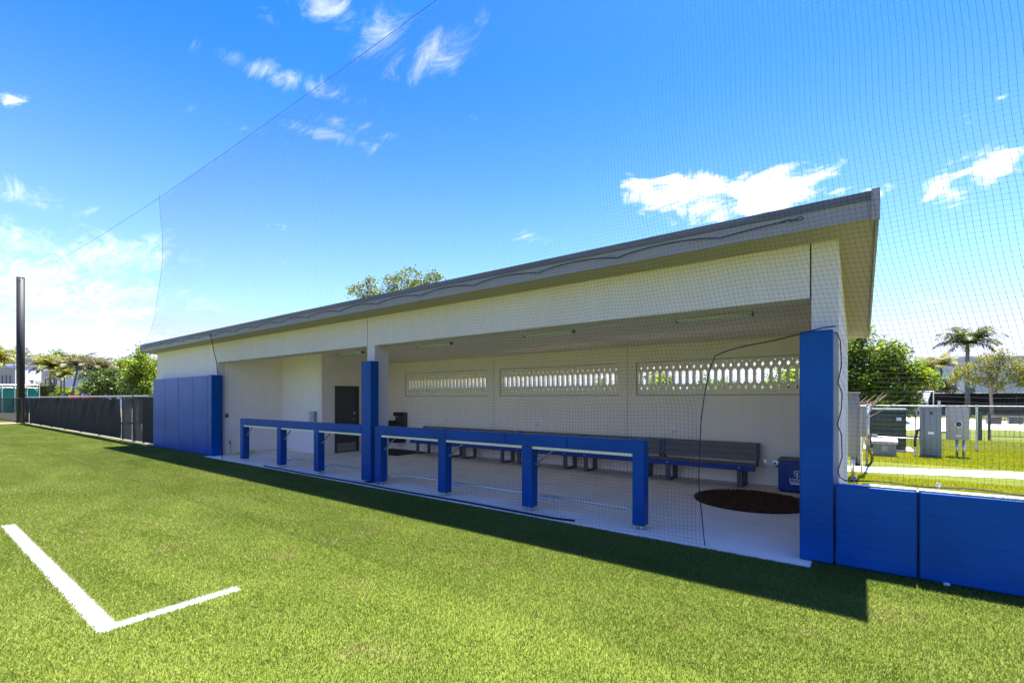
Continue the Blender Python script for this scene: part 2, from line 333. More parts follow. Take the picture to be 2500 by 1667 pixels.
# ------------------------------------------------------------------ mesh helpers
def link(name, me, mat, parent=None):
    o = bpy.data.objects.new(name, me); COL.objects.link(o)
    if mat and not me.materials: me.materials.append(mat)
    if parent: o.parent = parent
    return o
def tag(o, label=None, cat=None, group=None, kind=None):
    for k, v in (('label', label), ('category', cat), ('group', group), ('kind', kind)):
        if v: o[k] = v
    return o
def thing(name, label, cat, loc=(0, 0, 0), group=None):
    o = bpy.data.objects.new(name, None); COL.objects.link(o); o.location = loc; o.empty_display_size = .2
    return tag(o, label, cat, group)
class MB:
    def __init__(s): s.v = []; s.f = []
    def box(s, x0, x1, y0, y1, z0, z1):
        n = len(s.v); s.v += [(x, y, z) for z in (z0, z1) for y in (y0, y1) for x in (x0, x1)]
        s.f += [tuple(n + i for i in q) for q in ((0, 2, 3, 1), (4, 5, 7, 6), (0, 1, 5, 4), (2, 6, 7, 3), (0, 4, 6, 2), (1, 3, 7, 5))]; return s
    def quad(s, *p):
        n = len(s.v); s.v += [tuple(q) for q in p]; s.f.append(tuple(range(n, n + len(p)))); return s
    def prism(s, pts, d):                # polygon pts (3D) swept by vector d
        n = len(s.v); k = len(pts); d = Vector(d)
        s.v += [tuple(p) for p in pts] + [tuple(Vector(p) + d) for p in pts]
        s.f.append(tuple(range(n + k - 1, n - 1, -1))); s.f.append(tuple(range(n + k, n + 2 * k)))
        for i in range(k): j = (i + 1) % k; s.f.append((n + i, n + j, n + k + j, n + k + i))
        return s
    def tube(s, pts, r, sides=8, cap=True, closed=False):
        pts = [Vector(p) for p in pts]; n0 = len(s.v); k = len(pts); up = None
        rr = r if isinstance(r, (list, tuple)) else [r] * k
        for i, p in enumerate(pts):
            a = pts[i - 1] if (i or closed) else p; b = pts[(i + 1) % k] if (i < k - 1 or closed) else p
            d = (b - a); d = d.normalized() if d.length > 1e-9 else Vector((0, 0, 1))
            if up is None: up = d.orthogonal().normalized()
            up = (up - d * up.dot(d)); up = up.normalized() if up.length > 1e-6 else d.orthogonal().normalized()
            w = d.cross(up)
            for q in range(sides):
                t = 2 * math.pi * q / sides; s.v.append(tuple(p + (up * math.cos(t) + w * math.sin(t)) * rr[i]))
        for i in range(k if closed else k - 1):
            i2 = (i + 1) % k
            for q in range(sides):
                q2 = (q + 1) % sides; s.f.append((n0 + i * sides + q, n0 + i * sides + q2, n0 + i2 * sides + q2, n0 + i2 * sides + q))
        if cap and not closed:
            s.f.append(tuple(n0 + q for q in range(sides - 1, -1, -1))); s.f.append(tuple(n0 + (k - 1) * sides + q for q in range(sides)))
        return s
    def mesh(s, name='m', smooth=False):
        me = bpy.data.meshes.new(name); me.from_pydata(s.v, [], s.f); me.update()
        if smooth: me.polygons.foreach_set('use_smooth', [True] * len(me.polygons))
        return me
    def build(s, name, mat, parent=None, bevel=0, smooth=False, seg=2):
        me = s.mesh(name, smooth)
        if bevel:
            bm = bmesh.new(); bm.from_mesh(me); bmesh.ops.remove_doubles(bm, verts=bm.verts, dist=1e-5)
            bmesh.ops.bevel(bm, geom=list(bm.edges), offset=bevel, segments=seg, affect='EDGES', profile=.6); bm.to_mesh(me); bm.free()
            if seg > 1: me.polygons.foreach_set('use_smooth', [True] * len(me.polygons)); 
        return link(name, me, mat, parent)
def B(*a): return MB().box(*a)
def npmesh(name, v, f):
    """v (n,3), f (m,k) numpy arrays -> mesh"""
    me = bpy.data.meshes.new(name); k = f.shape[1]
    me.vertices.add(len(v)); me.vertices.foreach_set('co', v.astype(np.float32).ravel())
    me.loops.add(f.size); me.loops.foreach_set('vertex_index', f.astype(np.int32).ravel())
    me.polygons.add(len(f)); me.polygons.foreach_set('loop_start', np.arange(0, f.size, k, dtype=np.int32)); me.polygons.foreach_set('loop_total', np.full(len(f), k, np.int32))
    me.update(); return me
def padmesh(x0, x1, y0, y1, z0, z1, bev=.018, puff=.008):
    """foam pad under tight vinyl: rounded edges, slightly bulged faces"""
    bm = bmesh.new()
    mb = B(x0, x1, y0, y1, z0, z1); vs = [bm.verts.new(v) for v in mb.v]; [bm.faces.new([vs[i] for i in f]) for f in mb.f]
    bmesh.ops.bevel(bm, geom=list(bm.edges), offset=bev, segments=3, affect='EDGES', profile=.6)
    me = bpy.data.meshes.new('pad'); bm.to_mesh(me); bm.free()
    me.polygons.foreach_set('use_smooth', [True] * len(me.polygons))
    return me
def padobj(name, x0, x1, y0, y1, z0, z1, parent=None, bev=.018):
    o = link(name, padmesh(x0, x1, y0, y1, z0, z1, bev), M_vinyl, parent)
    w = o.modifiers.new('weighted', 'WEIGHTED_NORMAL'); w.keep_sharp = True
    return o

# ================================================================== THE SETTING
def sheet(name, pts, z, mat, kind='structure'):
    return tag(MB().quad(*[(x, y, z) for x, y in pts]).build(name, mat), kind=kind)
sheet('ground', [(-1500, -1500), (1500, -1500), (1500, 1500), (-1500, 1500)], -.06, M_lawn)
sheet('turf_field', [(-46.3, -45), (45, -45), (45, 5.9), (-46.3, 5.9)], 0, M_turf)
sheet('lawn', [(-18, 5.9), (45, 5.9), (45, 120), (-18, 120)], -.004, M_lawn)
sheet('service_yard', [(-140, 5.9), (-18.01, 5.9), (-18.01, 120), (-140, 120)], -.004, M_yard)
tag(B(-15.42, -.40, 5.555, 10.5, -.1, .012).build('concrete_slab', M_slab, bevel=.006), kind='structure')
tag(B(-46.2, -20.3, 5.77, 5.86, -.05, .03).build('concrete_kerb', M_kerb, bevel=.006), kind='structure')
tag(MB().prism([(-12, 13.56 - 12 * .30, -.02), (9, 13.56 + 9 * .30, -.02), (9, 14.56 + 9 * .36, -.02), (-12, 14.56 - 12 * .36, -.02)], (0, 0, .028)).build('garden_path', M_path), kind='structure')
for i, (x0, x1, y0, y1) in enumerate(LINES):
    tag(B(x0 + .01, x1 - .01, y0 + (.01 if i == 0 else .121), y1 - .01, .001, .004).build('painted_line', M_linepaint), kind='structure')

# turf fibres: one tile of blades, repeated over the field by geometry nodes
def blade_tile(n, hmin, hmax, wmin, wmax, lean, sz=1.0):
    p = rng.random((n, 2)) * sz - sz / 2
    a = rng.random(n) * 2 * np.pi; h = rng.uniform(hmin, hmax, n); w = rng.uniform(wmin, wmax, n)
    la = rng.random(n) * 2 * np.pi; l = rng.random(n) ** .7 * lean
    dx, dy = np.cos(a) * w / 2, np.sin(a) * w / 2
    ox, oy = np.cos(la) * l * h, np.sin(la) * l * h
    hz_ = h * np.sqrt(np.clip(1 - (l * .8) ** 2, .1, 1))
    v = np.zeros((n, 4, 3))
    v[:, 0] = np.c_[p[:, 0] - dx, p[:, 1] - dy, np.zeros(n)]; v[:, 1] = np.c_[p[:, 0] + dx, p[:, 1] + dy, np.zeros(n)]
    v[:, 2] = np.c_[p[:, 0] + dx * .8 + ox * .45, p[:, 1] + dy * .8 + oy * .45, hz_ * .62]; v[:, 3] = np.c_[p[:, 0] + ox, p[:, 1] + oy, hz_]
    i = np.arange(n)[:, None] * 4
    f = np.concatenate([i + np.array([[0, 1, 2]]), i + np.array([[0, 2, 3]])])
    return npmesh('blades', v.reshape(-1, 3), f)
def tiled(name, me, mat, cx, cy, nx, ny, z, label, cat, sz=1.0):
    o = link(name, me, mat); tag(o, label, cat, kind='stuff')
    g = bpy.data.node_groups.new(name + '_tiles', 'GeometryNodeTree')
    g.interface.new_socket('Geometry', in_out='INPUT', socket_type='NodeSocketGeometry'); g.interface.new_socket('Geometry', in_out='OUTPUT', socket_type='NodeSocketGeometry')
    gi, go = g.nodes.new('NodeGroupInput'), g.nodes.new('NodeGroupOutput')
    gr = g.nodes.new('GeometryNodeMeshGrid'); gr.inputs[0].default_value = (nx - 1) * sz; gr.inputs[1].default_value = max((ny - 1) * sz, .02); gr.inputs[2].default_value = nx; gr.inputs[3].default_value = max(ny, 2)
    tr = g.nodes.new('GeometryNodeTransform'); tr.inputs['Translation'].default_value = (cx, cy, z)
    iop = g.nodes.new('GeometryNodeInstanceOnPoints')
    rv = g.nodes.new('FunctionNodeRandomValue'); rv.data_type = 'INT'
    [s for s in rv.inputs if s.name == 'Min' and s.type == 'INT'][0].default_value = 0; [s for s in rv.inputs if s.name == 'Max' and s.type == 'INT'][0].default_value = 3
    mu = g.nodes.new('ShaderNodeMath'); mu.operation = 'MULTIPLY'; mu.inputs[1].default_value = math.pi / 2
    cx_ = g.nodes.new('ShaderNodeCombineXYZ')
    L = g.links.new
    L([s for s in rv.outputs if s.type == 'INT'][0], mu.inputs[0]); L(mu.outputs[0], cx_.inputs[2])
    L(gr.outputs[0], tr.inputs[0]); L(tr.outputs[0], iop.inputs['Points']); L(gi.outputs[0], iop.inputs['Instance']); L(cx_.outputs[0], iop.inputs['Rotation'])
    L(iop.outputs[0], go.inputs[0])
    md = o.modifiers.new('tiles', 'NODES'); md.node_group = g
    return o
bt = blade_tile(15000, .013, .028, .0025, .005, .95)
tiled('turf_fibres', bt, M_turfb, -20.5, 1.05, 51, 9, .001, 'short green artificial turf fibres covering the playing field', 'turf')
bs = blade_tile(1750, .013, .028, .0025, .005, .95, .34)
tiled('turf_fibres', bs, M_turfb, -17.8, 5.72, 14, 1, .001, 'green turf fibres in the strip along the left wall pads', 'turf', .34)
tiled('turf_fibres', bs, M_turfb, 2.15, 5.70, 15, 1, .001, 'green turf fibres in the strip along the low blue pads', 'turf', .34)
lt = blade_tile(3500, .03, .07, .007, .013, .8)
tiled('lawn_blades', lt, M_lawnb, 4.55, 9.45, 10, 7, 0, 'bright yellow green lawn grass between padded wall and path', 'grass')
tiled('lawn_blades', lt, M_lawnb, 5.5, 21.0, 12, 10, 0, 'bright yellow green lawn grass around the electrical cabinets', 'grass')

# ================================================================== THE DUGOUT BUILDING
YF, YB = 5.95, 10.35                      # front face, inner face of the back wall
XL, XR = -20.65, -.18                     # outer faces of the end walls
def roofz(y): return 3.415 - .104 * (y - 5.6)
bld = thing('dugout_building', 'long grey stucco dugout with open front and overhanging sloped roof', 'building', (-10.4, 8, 0))
bld_inv = Matrix.Translation((10.4, -8, 0))
def bp(mb, name, mat, parent=bld, **k):
    o = mb.build(name, mat, parent, **k)
    if parent is bld: o.matrix_parent_inverse = bld_inv
    return o
def wallbox(mb, x0, x1, y0, y1, z0):
    """box whose top follows the underside of the roof"""
    n = len(mb.v); mb.v += [(x, y, z0) for y in (y0, y1) for x in (x0, x1)] + [(x, y, roofz(y) - .002) for y in (y0, y1) for x in (x0, x1)]
    mb.f += [tuple(n + i for i in q) for q in ((0, 2, 3, 1), (4, 5, 7, 6), (0, 1, 5, 4), (2, 6, 7, 3), (0, 4, 6, 2), (1, 3, 7, 5))]; return mb
bp(wallbox(MB(), XL, -15.45, YF, YF + .2, -.05), 'front_wall', M_wall)
bp(wallbox(MB(), -15.45, -8.17, YF, YF + .34, 2.785), 'front_beam', M_wall)
bp(wallbox(MB(), -8.155, -.435, YF + .003, YF + .34, 2.785), 'front_beam', M_wall)
bp(wallbox(MB(), -.42, XR, YF, YF + .34, -.05), 'end_pier', M_wall)
bp(wallbox(MB(), -.40, XR - .002, YF + .34, YB + .2, -.05), 'end_wall', M_wall)
bp(wallbox(MB(), XL, XL + .2, YF + .2, YB + .2, -.05), 'end_wall', M_wall)
bp(B(-8.17, -7.93, YF + .004, YF + .345, .012, 2.785), 'column', M_wall)
bp(wallbox(MB(), -15.65, -15.45, YF + .2, 7.9, -.05), 'inner_side_wall', M_wallin)
bp(wallbox(MB(), -15.65, -13.27, 7.9, 8.08, -.05), 'store_front_wall', M_wallwhite)
# store room side wall around the door (door opening y 8.36..9.18)
mb = MB(); wallbox(mb, -13.27, -13.09, 7.9, 8.34, -.05); wallbox(mb, -13.27, -13.09, 9.20, YB, -.05); wallbox(mb, -13.27, -13.09, 8.34, 9.20, 2.10)
bp(mb, 'store_side_wall', M_wallin)
# back wall with three long openings for the screen blocks
OPEN = [(-12.12, -8.60), (-8.12, -4.60), (-4.12, -.60)]
Z0, Z1 = 1.79, 2.52
mb = MB(); mb.box(-20.45, -.402, YB, YB + .2, -.05, Z0); wallbox(mb, -20.45, -.402, YB, YB + .2, Z1)
e = [-20.45] + [x for o in OPEN for x in o] + [-.402]
for i in range(0, len(e), 2): mb.box(e[i], e[i + 1], YB, YB + .2, Z0, Z1)
bp(mb, 'back_wall', M_wallin)
# thin control joints and the dark sill line under each opening
for x0, x1 in OPEN:
    bp(B(x0 - .03, x1 + .03, YB - .006, YB + .02, Z0 - .018, Z0 - .002), 'sill_trim', M_fascia)
    bp(B(x0 - .022, x0 - .002, YB - .005, YB + .02, Z0 - .002, Z1 + .018), 'side_reveal_shade', M_fascia)  # dark strip drawn in for the shaded reveal, sets off the blocks
    bp(B(x0 - .002, x1 + .002, YB - .005, YB + .02, Z1 + .004, Z1 + .016), 'head_reveal_shade', M_fascia)  # same shaded reveal drawn as a dark strip along the top
for x in (-8.36, -4.36):
    bp(B(x - .004, x + .004, YB - .003, YB + .02, .02, roofz(YB) - .01), 'control_joint', M_fascia)
# pierced screen blocks: diamonds inside, half hexagons shared with the neighbour
def block_mesh(n=6, w=3.52 / 24, h=Z1 - Z0, t=.10):
    cu = bpy.data.curves.new('block', 'CURVE'); cu.dimensions = '2D'; cu.fill_mode = 'BOTH'; cu.extrude = t / 2
    def spl(p):
        s = cu.splines.new('POLY'); s.points.add(len(p) - 1); s.use_cyclic_u = True
        for q, (x, y) in zip(s.points, p): q.co = (x, y, 0, 1)
    hw, hh, hs_ = .049, .168, .115
    cy = .374; Wd = n * w; e = .0015
    spl([(e, e), (Wd - e, e), (Wd - e, cy - hh), (Wd - hw, cy - hs_), (Wd - hw, cy + hs_), (Wd - e, cy + hh), (Wd - e, h - e), (e, h - e), (e, cy + hh), (hw, cy + hs_), (hw, cy - hs_), (e, cy - hh)])
    for k in range(1, n):
        x = k * w; spl([(x, cy - hh), (x + hw, cy - hs_), (x + hw, cy + hs_), (x, cy + hh), (x - hw, cy + hs_), (x - hw, cy - hs_)])
        spl([(x - .022, .692), (x, .662), (x + .022, .692)]); spl([(x - .018, .046), (x + .018, .046), (x, .072)])
    for k in range(n):
        x = (k + .5) * w
        for zc_ in (.606, .143): spl([(x, zc_ - .058), (x + .033, zc_), (x, zc_ + .058), (x - .033, zc_)])
    ob = bpy.data.objects.new('tmp', cu); COL.objects.link(ob); bpy.context.view_layer.update()
    me = bpy.data.meshes.new_from_object(ob.evaluated_get(bpy.context.evaluated_depsgraph_get()))
    bpy.data.objects.remove(ob); me.transform(Matrix.Rotation(R(90), 4, 'X')); me.materials.clear(); return me
bm_ = block_mesh()
for x0, x1 in OPEN:
    for k in range(4):
        o = link('screen_block', bm_, M_block, bld); o.matrix_parent_inverse = bld_inv; o.location = (x0 + k * .88, YB + .085, Z0)
# roof: deck, soffit, fascia boards with metal cap
y0, y1, xa, xb = 5.58, 11.0, -20.95, .115
rf = bp(MB().prism([(xa, y0, roofz(y0)), (xa, y1, roofz(y1)), (xa, y1, roofz(y1) + .2), (xa, y0, roofz(y0) + .2)], (xb - xa, 0, 0)), 'roof', M_roof)
def rp(mb, name, mat): return mb.build(name, mat, rf)
rp(MB().prism([(xa + .01, y0 + .01, roofz(y0) - .012), (xa + .01, y1 - .01, roofz(y1) - .012), (xa + .01, y1 - .01, roofz(y1) - .001), (xa + .01, y0 + .01, roofz(y0) - .001)], (xb - xa - .02, 0, 0)), 'soffit', M_soffit)
rp(MB().prism([(-15.6, YF + .345, roofz(YF + .345) - .020), (-15.6, YB - .002, roofz(YB) - .020), (-15.6, YB - .002, roofz(YB) - .0125), (-15.6, YF + .345, roofz(YF + .345) - .0125)], (15.18, 0, 0)), 'ceiling_board', M_ceil)
rp(B(xa - .02, xb + .002, 5.55, 5.578, 3.40, 3.575), 'fascia_board', M_fascia)
rp(B(xa - .03, xb + .002, 5.535, 5.58, 3.575, 3.655), 'drip_cap', M_cap)
for xx, s in ((xb + .003, 1), (xa - .003, -1)):
    rp(MB().prism([(xx, 5.53, 3.385), (xx, 11.02, roofz(11.02) - .03), (xx, 11.02, roofz(11.02) + .21), (xx, 5.53, 3.66)], (.025 * s, 0, 0)), 'gable_board', M_fascia)
rp(B(xb - .03, xb + .034, 5.522, 5.56, 3.375, 3.665), 'fascia_end_cap', M_fascia)
# store-room door
dr = bp(B(-13.15, -13.11, 8.41, 9.13, .025, 2.05), 'door', M_door)
B(-13.112, -13.104, 8.43, 9.11, .05, .30).build('kick_plate', M_kick, dr)
mb = MB(); mb.box(-13.2, -13.06, 8.34, 8.40, .012, 2.10); mb.box(-13.2, -13.06, 9.14, 9.20, .012, 2.10); mb.box(-13.2, -13.06, 8.40, 9.14, 2.055, 2.10)
bp(mb, 'door_frame', M_doorframe)
mb = MB(); mb.tube([(-13.11, 9.06, 1.05), (-13.05, 9.06, 1.05)], .028, 12); mb.tube([(-13.055, 9.06, 1.05), (-13.05, 9.0, 1.05), (-13.05, 8.93, 1.045)], .011, 8)
mb.build('door_handle', M_kick, dr, smooth=True)
B(-13.112, -13.104, 9.02, 9.1, 1.2, 1.28).build('lock_plate', M_kick, dr)

# ------------------------------------------------------------------ things on the building
def light(x, label):
    z = roofz(8.4) - .0215
    t = thing('ceiling_light', label, 'ceiling light', (x, 8.4, z), 'strip lights on the dugout ceiling')
    B(-.6, .6, -.06, .06, -.035, -.001).build('housing', M_white, t, bevel=.004)
    B(-.58, .58, -.045, .045, -.062, -.036).build('lens', M_lens, t, bevel=.012)
    for s in (-1, 1): B(s * .605 - .008, s * .605 + .008, -.055, .055, -.066, -.0005).build('end_cap', M_grey, t)
for x, l in ((-12.35, 'slim strip light on the ceiling near the dark store door'), (-8.75, 'slim strip light on the ceiling just right of the middle column'),
             (-5.3, 'slim strip light on the ceiling above the middle screen panel'), (-2.0, 'slim strip light on the ceiling nearest the tall blue end pad')): light(x, l)
def outlet(x, z, label, y=YB, gf=False, w=.075, h=.12):
    t = thing('wall_outlet', label, 'outlet', (x, y, z), 'outlets on the dugout back wall')
    B(-w / 2, w / 2, -.012, -.001, -h / 2, h / 2).build('cover_plate', M_plate, t, bevel=.003)
    if gf:
        for s in (-1, 1): MB().tube([(s * .016, -.011, s * -.025), (s * .016, -.018, s * -.025)], .02, 12).build('socket', M_black, t)
    else: B(-.018, .018, -.018, -.011, -.036, .036).build('socket', M_white, t, bevel=.002)
outlet(-10.25, 1.03, 'small outlet on back wall right of the drinking fountain'); outlet(-6.88, 1.02, 'small outlet on back wall below the middle screen panel')
outlet(-3.28, 1.01, 'small outlet on back wall below the right screen panel'); outlet(-1.52, .43, 'bright switch plate low on back wall beside the bench end', w=.1, h=.15)
outlet(-1.31, .42, 'steel plate with two black sockets beside the blue bin', gf=True, w=.11, h=.14)
t = thing('wall_outlet', 'small grey outlet box on the side wall beside the tall left pads', 'outlet', (-15.45, 6.2, 1.19))
B(.001, .03, -.045, .045, -.06, .06).build('box', M_grey, t, bevel=.004); B(.03, .036, -.035, .035, -.048, .048).build('cover', M_cap, t)
# hose bib and hose
t = thing('hose_tap', 'small brass garden tap low on the side wall inside the dugout', 'tap', (-15.45, 6.27, .36))
MB().tube([(0, 0, 0), (.07, 0, 0), (.1, 0, -.02), (.11, 0, -.06)], .014, 8).build('spout', M_bronze, t, smooth=True)
MB().tube([(.05, 0, .0), (.05, 0, .045)], .008, 6).build('stem', M_bronze, t)
MB().tube([(.05 + .03 * math.cos(a), .03 * math.sin(a), .05) for a in np.linspace(0, 2 * math.pi, 10, endpoint=False)], .006, 6, closed=True).build('handle', M_bronze, t)
hp = [(-15.34, 6.27, .30), (-15.34, 6.27, .2), (-15.32, 6.26, .09), (-15.24, 6.25, .035), (-15.16, 6.35, .026)]
hp += [(-15.12 + .16 * math.cos(a) - .05 * i * .02, 6.62 + .25 * math.sin(a), .026 + i * .0022) for i, a in enumerate(np.linspace(-2, 9.0, 30))]
tag(MB().tube(hp, .012, 8).build('garden_hose', M_hose, smooth=True), 'lime green garden hose lying loosely on concrete under the tap', 'hose')
# electrical box on the white store wall
t = thing('electrical_box', 'shallow pale metal box on the white store wall above the railing', 'electrical box', (-13.48, 7.9, 1.16))
B(-.14, .14, -.1, -.001, -.17, .15).build('case', M_grey2, t, bevel=.006); B(-.125, .125, -.106, -.1005, -.155, .135).build('cover', M_plate, t); B(.09, .11, -.114, -.1065, -.02, .02).build('latch', M_black, t)
# drinking fountain with bottle filler
t = thing('drinking_fountain', 'dark steel drinking fountain with bottle filler on the back wall', 'drinking fountain', (-12.3, YB, 0))
B(-.26, .26, -.09, -.001, .70, 1.25).build('back_panel', M_bronze, t, bevel=.01)
B(-.24, .12, -.20, -.0905, 1.12, 1.25).build('filler_head', M_black, t, bevel=.015)
MB().tube([(-.06, -.15, 1.115), (-.06, -.15, 1.08)], .012, 8).build('filler_nozzle', M_kick, t)
B(-.22, .20, -.47, -.0905, .62, .82).build('basin', M_bronze, t, bevel=.03)
B(-.78, -.24, -.47, -.002, .80, .97).build('tall_basin', M_bronze, t, bevel=.03)
MB().tube([(-.62, -.36, .965), (-.62, -.36, 1.0), (-.6, -.34, 1.02)], .012, 8).build('bubbler', M_kick, t)
B(-.2, .18, -.42, -.002, .26, .615).build('chiller_case', M_black, t, bevel=.02)
tag(MB().prism([(-12.62, 8.97, .013), (-10.95, 8.97, .013), (-10.95, 10.2, .013), (-12.62, 10.2, .013)], (0, 0, .012)).build('floor_mat', M_rubber, bevel=.004), 'thin black rubber mat on the floor under the drinking fountain', 'mat')

# benches
BL = ['grey slatted bench with blue edge nearest the drinking fountain', 'grey slatted bench second from the drinking fountain', 'grey slatted bench in the middle of the five along the wall',
      'grey slatted bench second from the blue bin end', 'grey slatted bench with blue end strip nearest the blue bin']
def bench(x0, label, proto=[None]):
    t = thing('dugout_bench', label, 'bench', (x0, 9.65, .012), 'grey benches along the dugout back wall')
    Wd = 1.905
    if proto[0] is None:
        parts = []
        for k in range(3): parts.append(('seat_board', B(0, Wd, .03 + k * .145, .03 + k * .145 + .138, .405, .432), M_rec, .004))
        parts.append(('front_edge', B(0, Wd, 0, .028, .33, .428), M_bblue, .004))
        for k in range(3):
            zz = .475 + k * .118; yy = .50 + k * .018
            parts.append(('back_board', MB().prism([(0, yy, zz), (0, yy + .026, zz), (0, yy + .044, zz + .112), (0, yy + .018, zz + .112)], (Wd, 0, 0)), M_rec, .004))
        for xx in (.03, Wd - .055):
            parts.append(('end_strip', MB().prism([(xx, .478, .44), (xx, .49, .44), (xx, .545, .825), (xx, .533, .825)], (.026, 0, 0)), M_bblue, 0))
            parts.append(('back_post', MB().prism([(xx - .02, .535, .36), (xx - .02, .60, .36), (xx - .02, .625, .82), (xx - .02, .572, .82)], (.05, 0, 0)), M_recd, 0))
        for xx in (.27, Wd - .27):
            parts.append(('leg', B(xx - .05, xx + .05, .06, .10, 0, .40), M_recd, .003)); parts.append(('leg', B(xx - .05, xx + .05, .52, .56, 0, .40), M_recd, .003))
            parts.append(('foot_bar', B(xx - .045, xx + .045, .101, .519, .0, .025), M_recd, 0)); parts.append(('seat_bearer', B(xx - .03, xx + .03, .101, .519, .36, .402), M_recd, 0))
            parts.append(('bolt', MB().tube([(xx, .001, .38), (xx, -.008, .38)], .012, 8), M_plate, 0))
        proto[0] = [(n, (mb.build(n, mt, bevel=bv, seg=1)), mt) for n, mb, mt, bv in parts]
        for n, o, mt in proto[0]: o.parent = t
    else:
        for n, o, mt in proto[0]: c = o.copy(); COL.objects.link(c); c.parent = t
    return t
for k in range(5): bench(-11.12 + k * 1.912, BL[k])

# bin with emblem
can = thing('recycling_bin', 'dark blue square bin with white shield emblem behind the tall end pad', 'bin', (-1.2, 9.72, .012))
B(0, .58, 0, .50, .03, .56).build('body', M_bblue, can, bevel=.008)
mb = MB(); mb.box(.09, .11, -.008, -.0005, .08, .50); mb.box(.47, .49, -.008, -.0005, .08, .50); mb.box(.11, .47, -.008, -.0005, .48, .50); mb.box(.11, .47, -.008, -.0005, .08, .10)
mb.build('panel_frame', M_bblue, can)
B(-.012, .592, -.012, .512, .565, .592).build('lid', M_rec, can, bevel=.004)
for y in (.1, .29): B(.07, .51, y, y + .12, .588, .5945).build('slot', M_black, can)
for x in (.05, .53):
    for y in (.05, .45): MB().tube([(x, y, 0), (x, y, .03)], .02, 8).build('foot', M_black, can)
def flat2d(polys, ext=.0008):
    cu = bpy.data.curves.new('flat', 'CURVE'); cu.dimensions = '2D'; cu.fill_mode = 'BOTH'; cu.extrude = ext
    for p in polys:
        s = cu.splines.new('POLY'); s.points.add(len(p) - 1); s.use_cyclic_u = True
        for q, (x, y) in zip(s.points, p): q.co = (x, y, 0, 1)
    return cu
def curve_obj(cu, name, mat, parent, loc):
    ob = bpy.data.objects.new('tmp', cu); COL.objects.link(ob); bpy.context.view_layer.update()
    me = bpy.data.meshes.new_from_object(ob.evaluated_get(bpy.context.evaluated_depsgraph_get())); bpy.data.objects.remove(ob)
    me.transform(Matrix.Rotation(R(90), 4, 'X')); me.materials.clear()
    o = link(name, me, mat, parent); o.location = loc; return o
sh = [(-.055, .155), (-.02, .16), (0, .175), (.02, .16), (.055, .155), (.05, .11), (.04, .075), (0, .02), (-.04, .075), (-.05, .11)]
inn = [(x * .82, .09 + (y - .09) * .84) for x, y in sh]
em = curve_obj(flat2d([sh, inn]), 'shield_emblem', M_white, can, (.30, -.012, .24))
curve_obj(flat2d([[(-.006, .145), (.012, .13), (.014, .08), (0, .04), (-.006, .06)], [(-.032, .125), (-.008, .13), (-.01, .118), (-.03, .115)], [(-.026, .108), (-.012, .11), (-.02, .09)]]), 'shield_device', M_white, can, (.30, -.0125, .24))
def text(s, size, mat, name, loc, off=0.0, ext=.0008):
    cu = bpy.data.curves.new('txt', 'FONT'); cu.body = s; cu.size = size; cu.align_x = 'CENTER'; cu.extrude = ext; cu.offset = off; cu.space_character = 1.08
    return curve_obj(cu, name, mat, can, loc)
text('LYNN', .085, M_white, 'lettering_outline', (.30, -.012, .195), .008)
text('LYNN', .085, M_bblue, 'lettering', (.30, -.0142, .195), .001)
B(.195, .405, -.013, -.0115, .155, .182).build('lettering_band', M_white, can)

# round brown warm-up mat with pile
mt = thing('warm_up_mat', 'round dark brown turf mat lying on the concrete beside the bench', 'mat', (-1.45, 8.52, .013))
ring = [(.86 * math.cos(a), .86 * math.sin(a), 0) for a in np.linspace(0, 2 * math.pi, 64, endpoint=False)]
MB().prism(ring, (0, 0, .012)).build('backing', M_rubber, mt)
n = 16000; rr = np.sqrt(rng.random(n)) * .86; aa = rng.random(n) * 2 * np.pi
bx_, by_ = rr * np.cos(aa), rr * np.sin(aa); h = rng.uniform(.025, .05, n); w = .006; t1 = rng.random(n) * 6.28; l1 = rng.normal(0, .018, n); l2 = rng.normal(0, .018, n)
v = np.stack([np.c_[bx_ - w * np.cos(t1), by_ - w * np.sin(t1), np.full(n, .01)], np.c_[bx_ + w * np.cos(t1), by_ + w * np.sin(t1), np.full(n, .01)], np.c_[bx_ + l1, by_ + l2, .01 + h]], 1)
o = link('pile', npmesh('pile', v.reshape(-1, 3), np.arange(3 * n).reshape(-1, 3)), M_matb, mt); o['kind'] = 'stuff'

# ------------------------------------------------------------------ padding
PX = [-20.22, -19.02, -17.8, -16.6, -15.53]
PL = ['tall blue vinyl wall pad beside the black fence, leftmost of four', 'tall blue vinyl wall pad, second from the black fence', 'tall blue vinyl wall pad, third from the black fence', 'tall blue vinyl wall pad, next to the narrow corner pad']
for i in range(4):
    t = thing('wall_pad', PL[i], 'wall pad', (PX[i], 5.7, .02), 'tall blue pads on the front wall')
    w = PX[i + 1] - PX[i]; padobj('vinyl_cover', .004, w - .004, 0, .13, 0, 2.36, t); B(.01, w - .01, .131, .249, .02, 2.34).build('backing_board', M_grey2, t)
t = thing('wall_pad', 'narrow blue corner pad wrapping the wall end beside the dugout opening', 'wall pad', (-15.527, 5.7, .02))
padobj('vinyl_cover', 0, .30, 0, .31, 0, 2.38, t)
t = thing('pier_pad', 'tall narrow blue pad covering the right end pier', 'wall pad', (-.512, 5.735, .02))
padobj('vinyl_cover', 0, .295, 0, .19, 0, 2.385, t, .02); B(.02, .275, .191, .212, .05, 2.34).build('backing_board', M_grey2, t)
LP = [(-.205, .43, 'low blue pad on the right boundary wall next to the tall pier pad'), (.437, 1.66, 'low blue pad on the right boundary wall at the picture edge'), (1.667, 2.89, 'low blue pad on the right boundary wall past the second pad'), (2.897, 4.1, 'low blue pad on the right boundary wall farthest from the pier')]
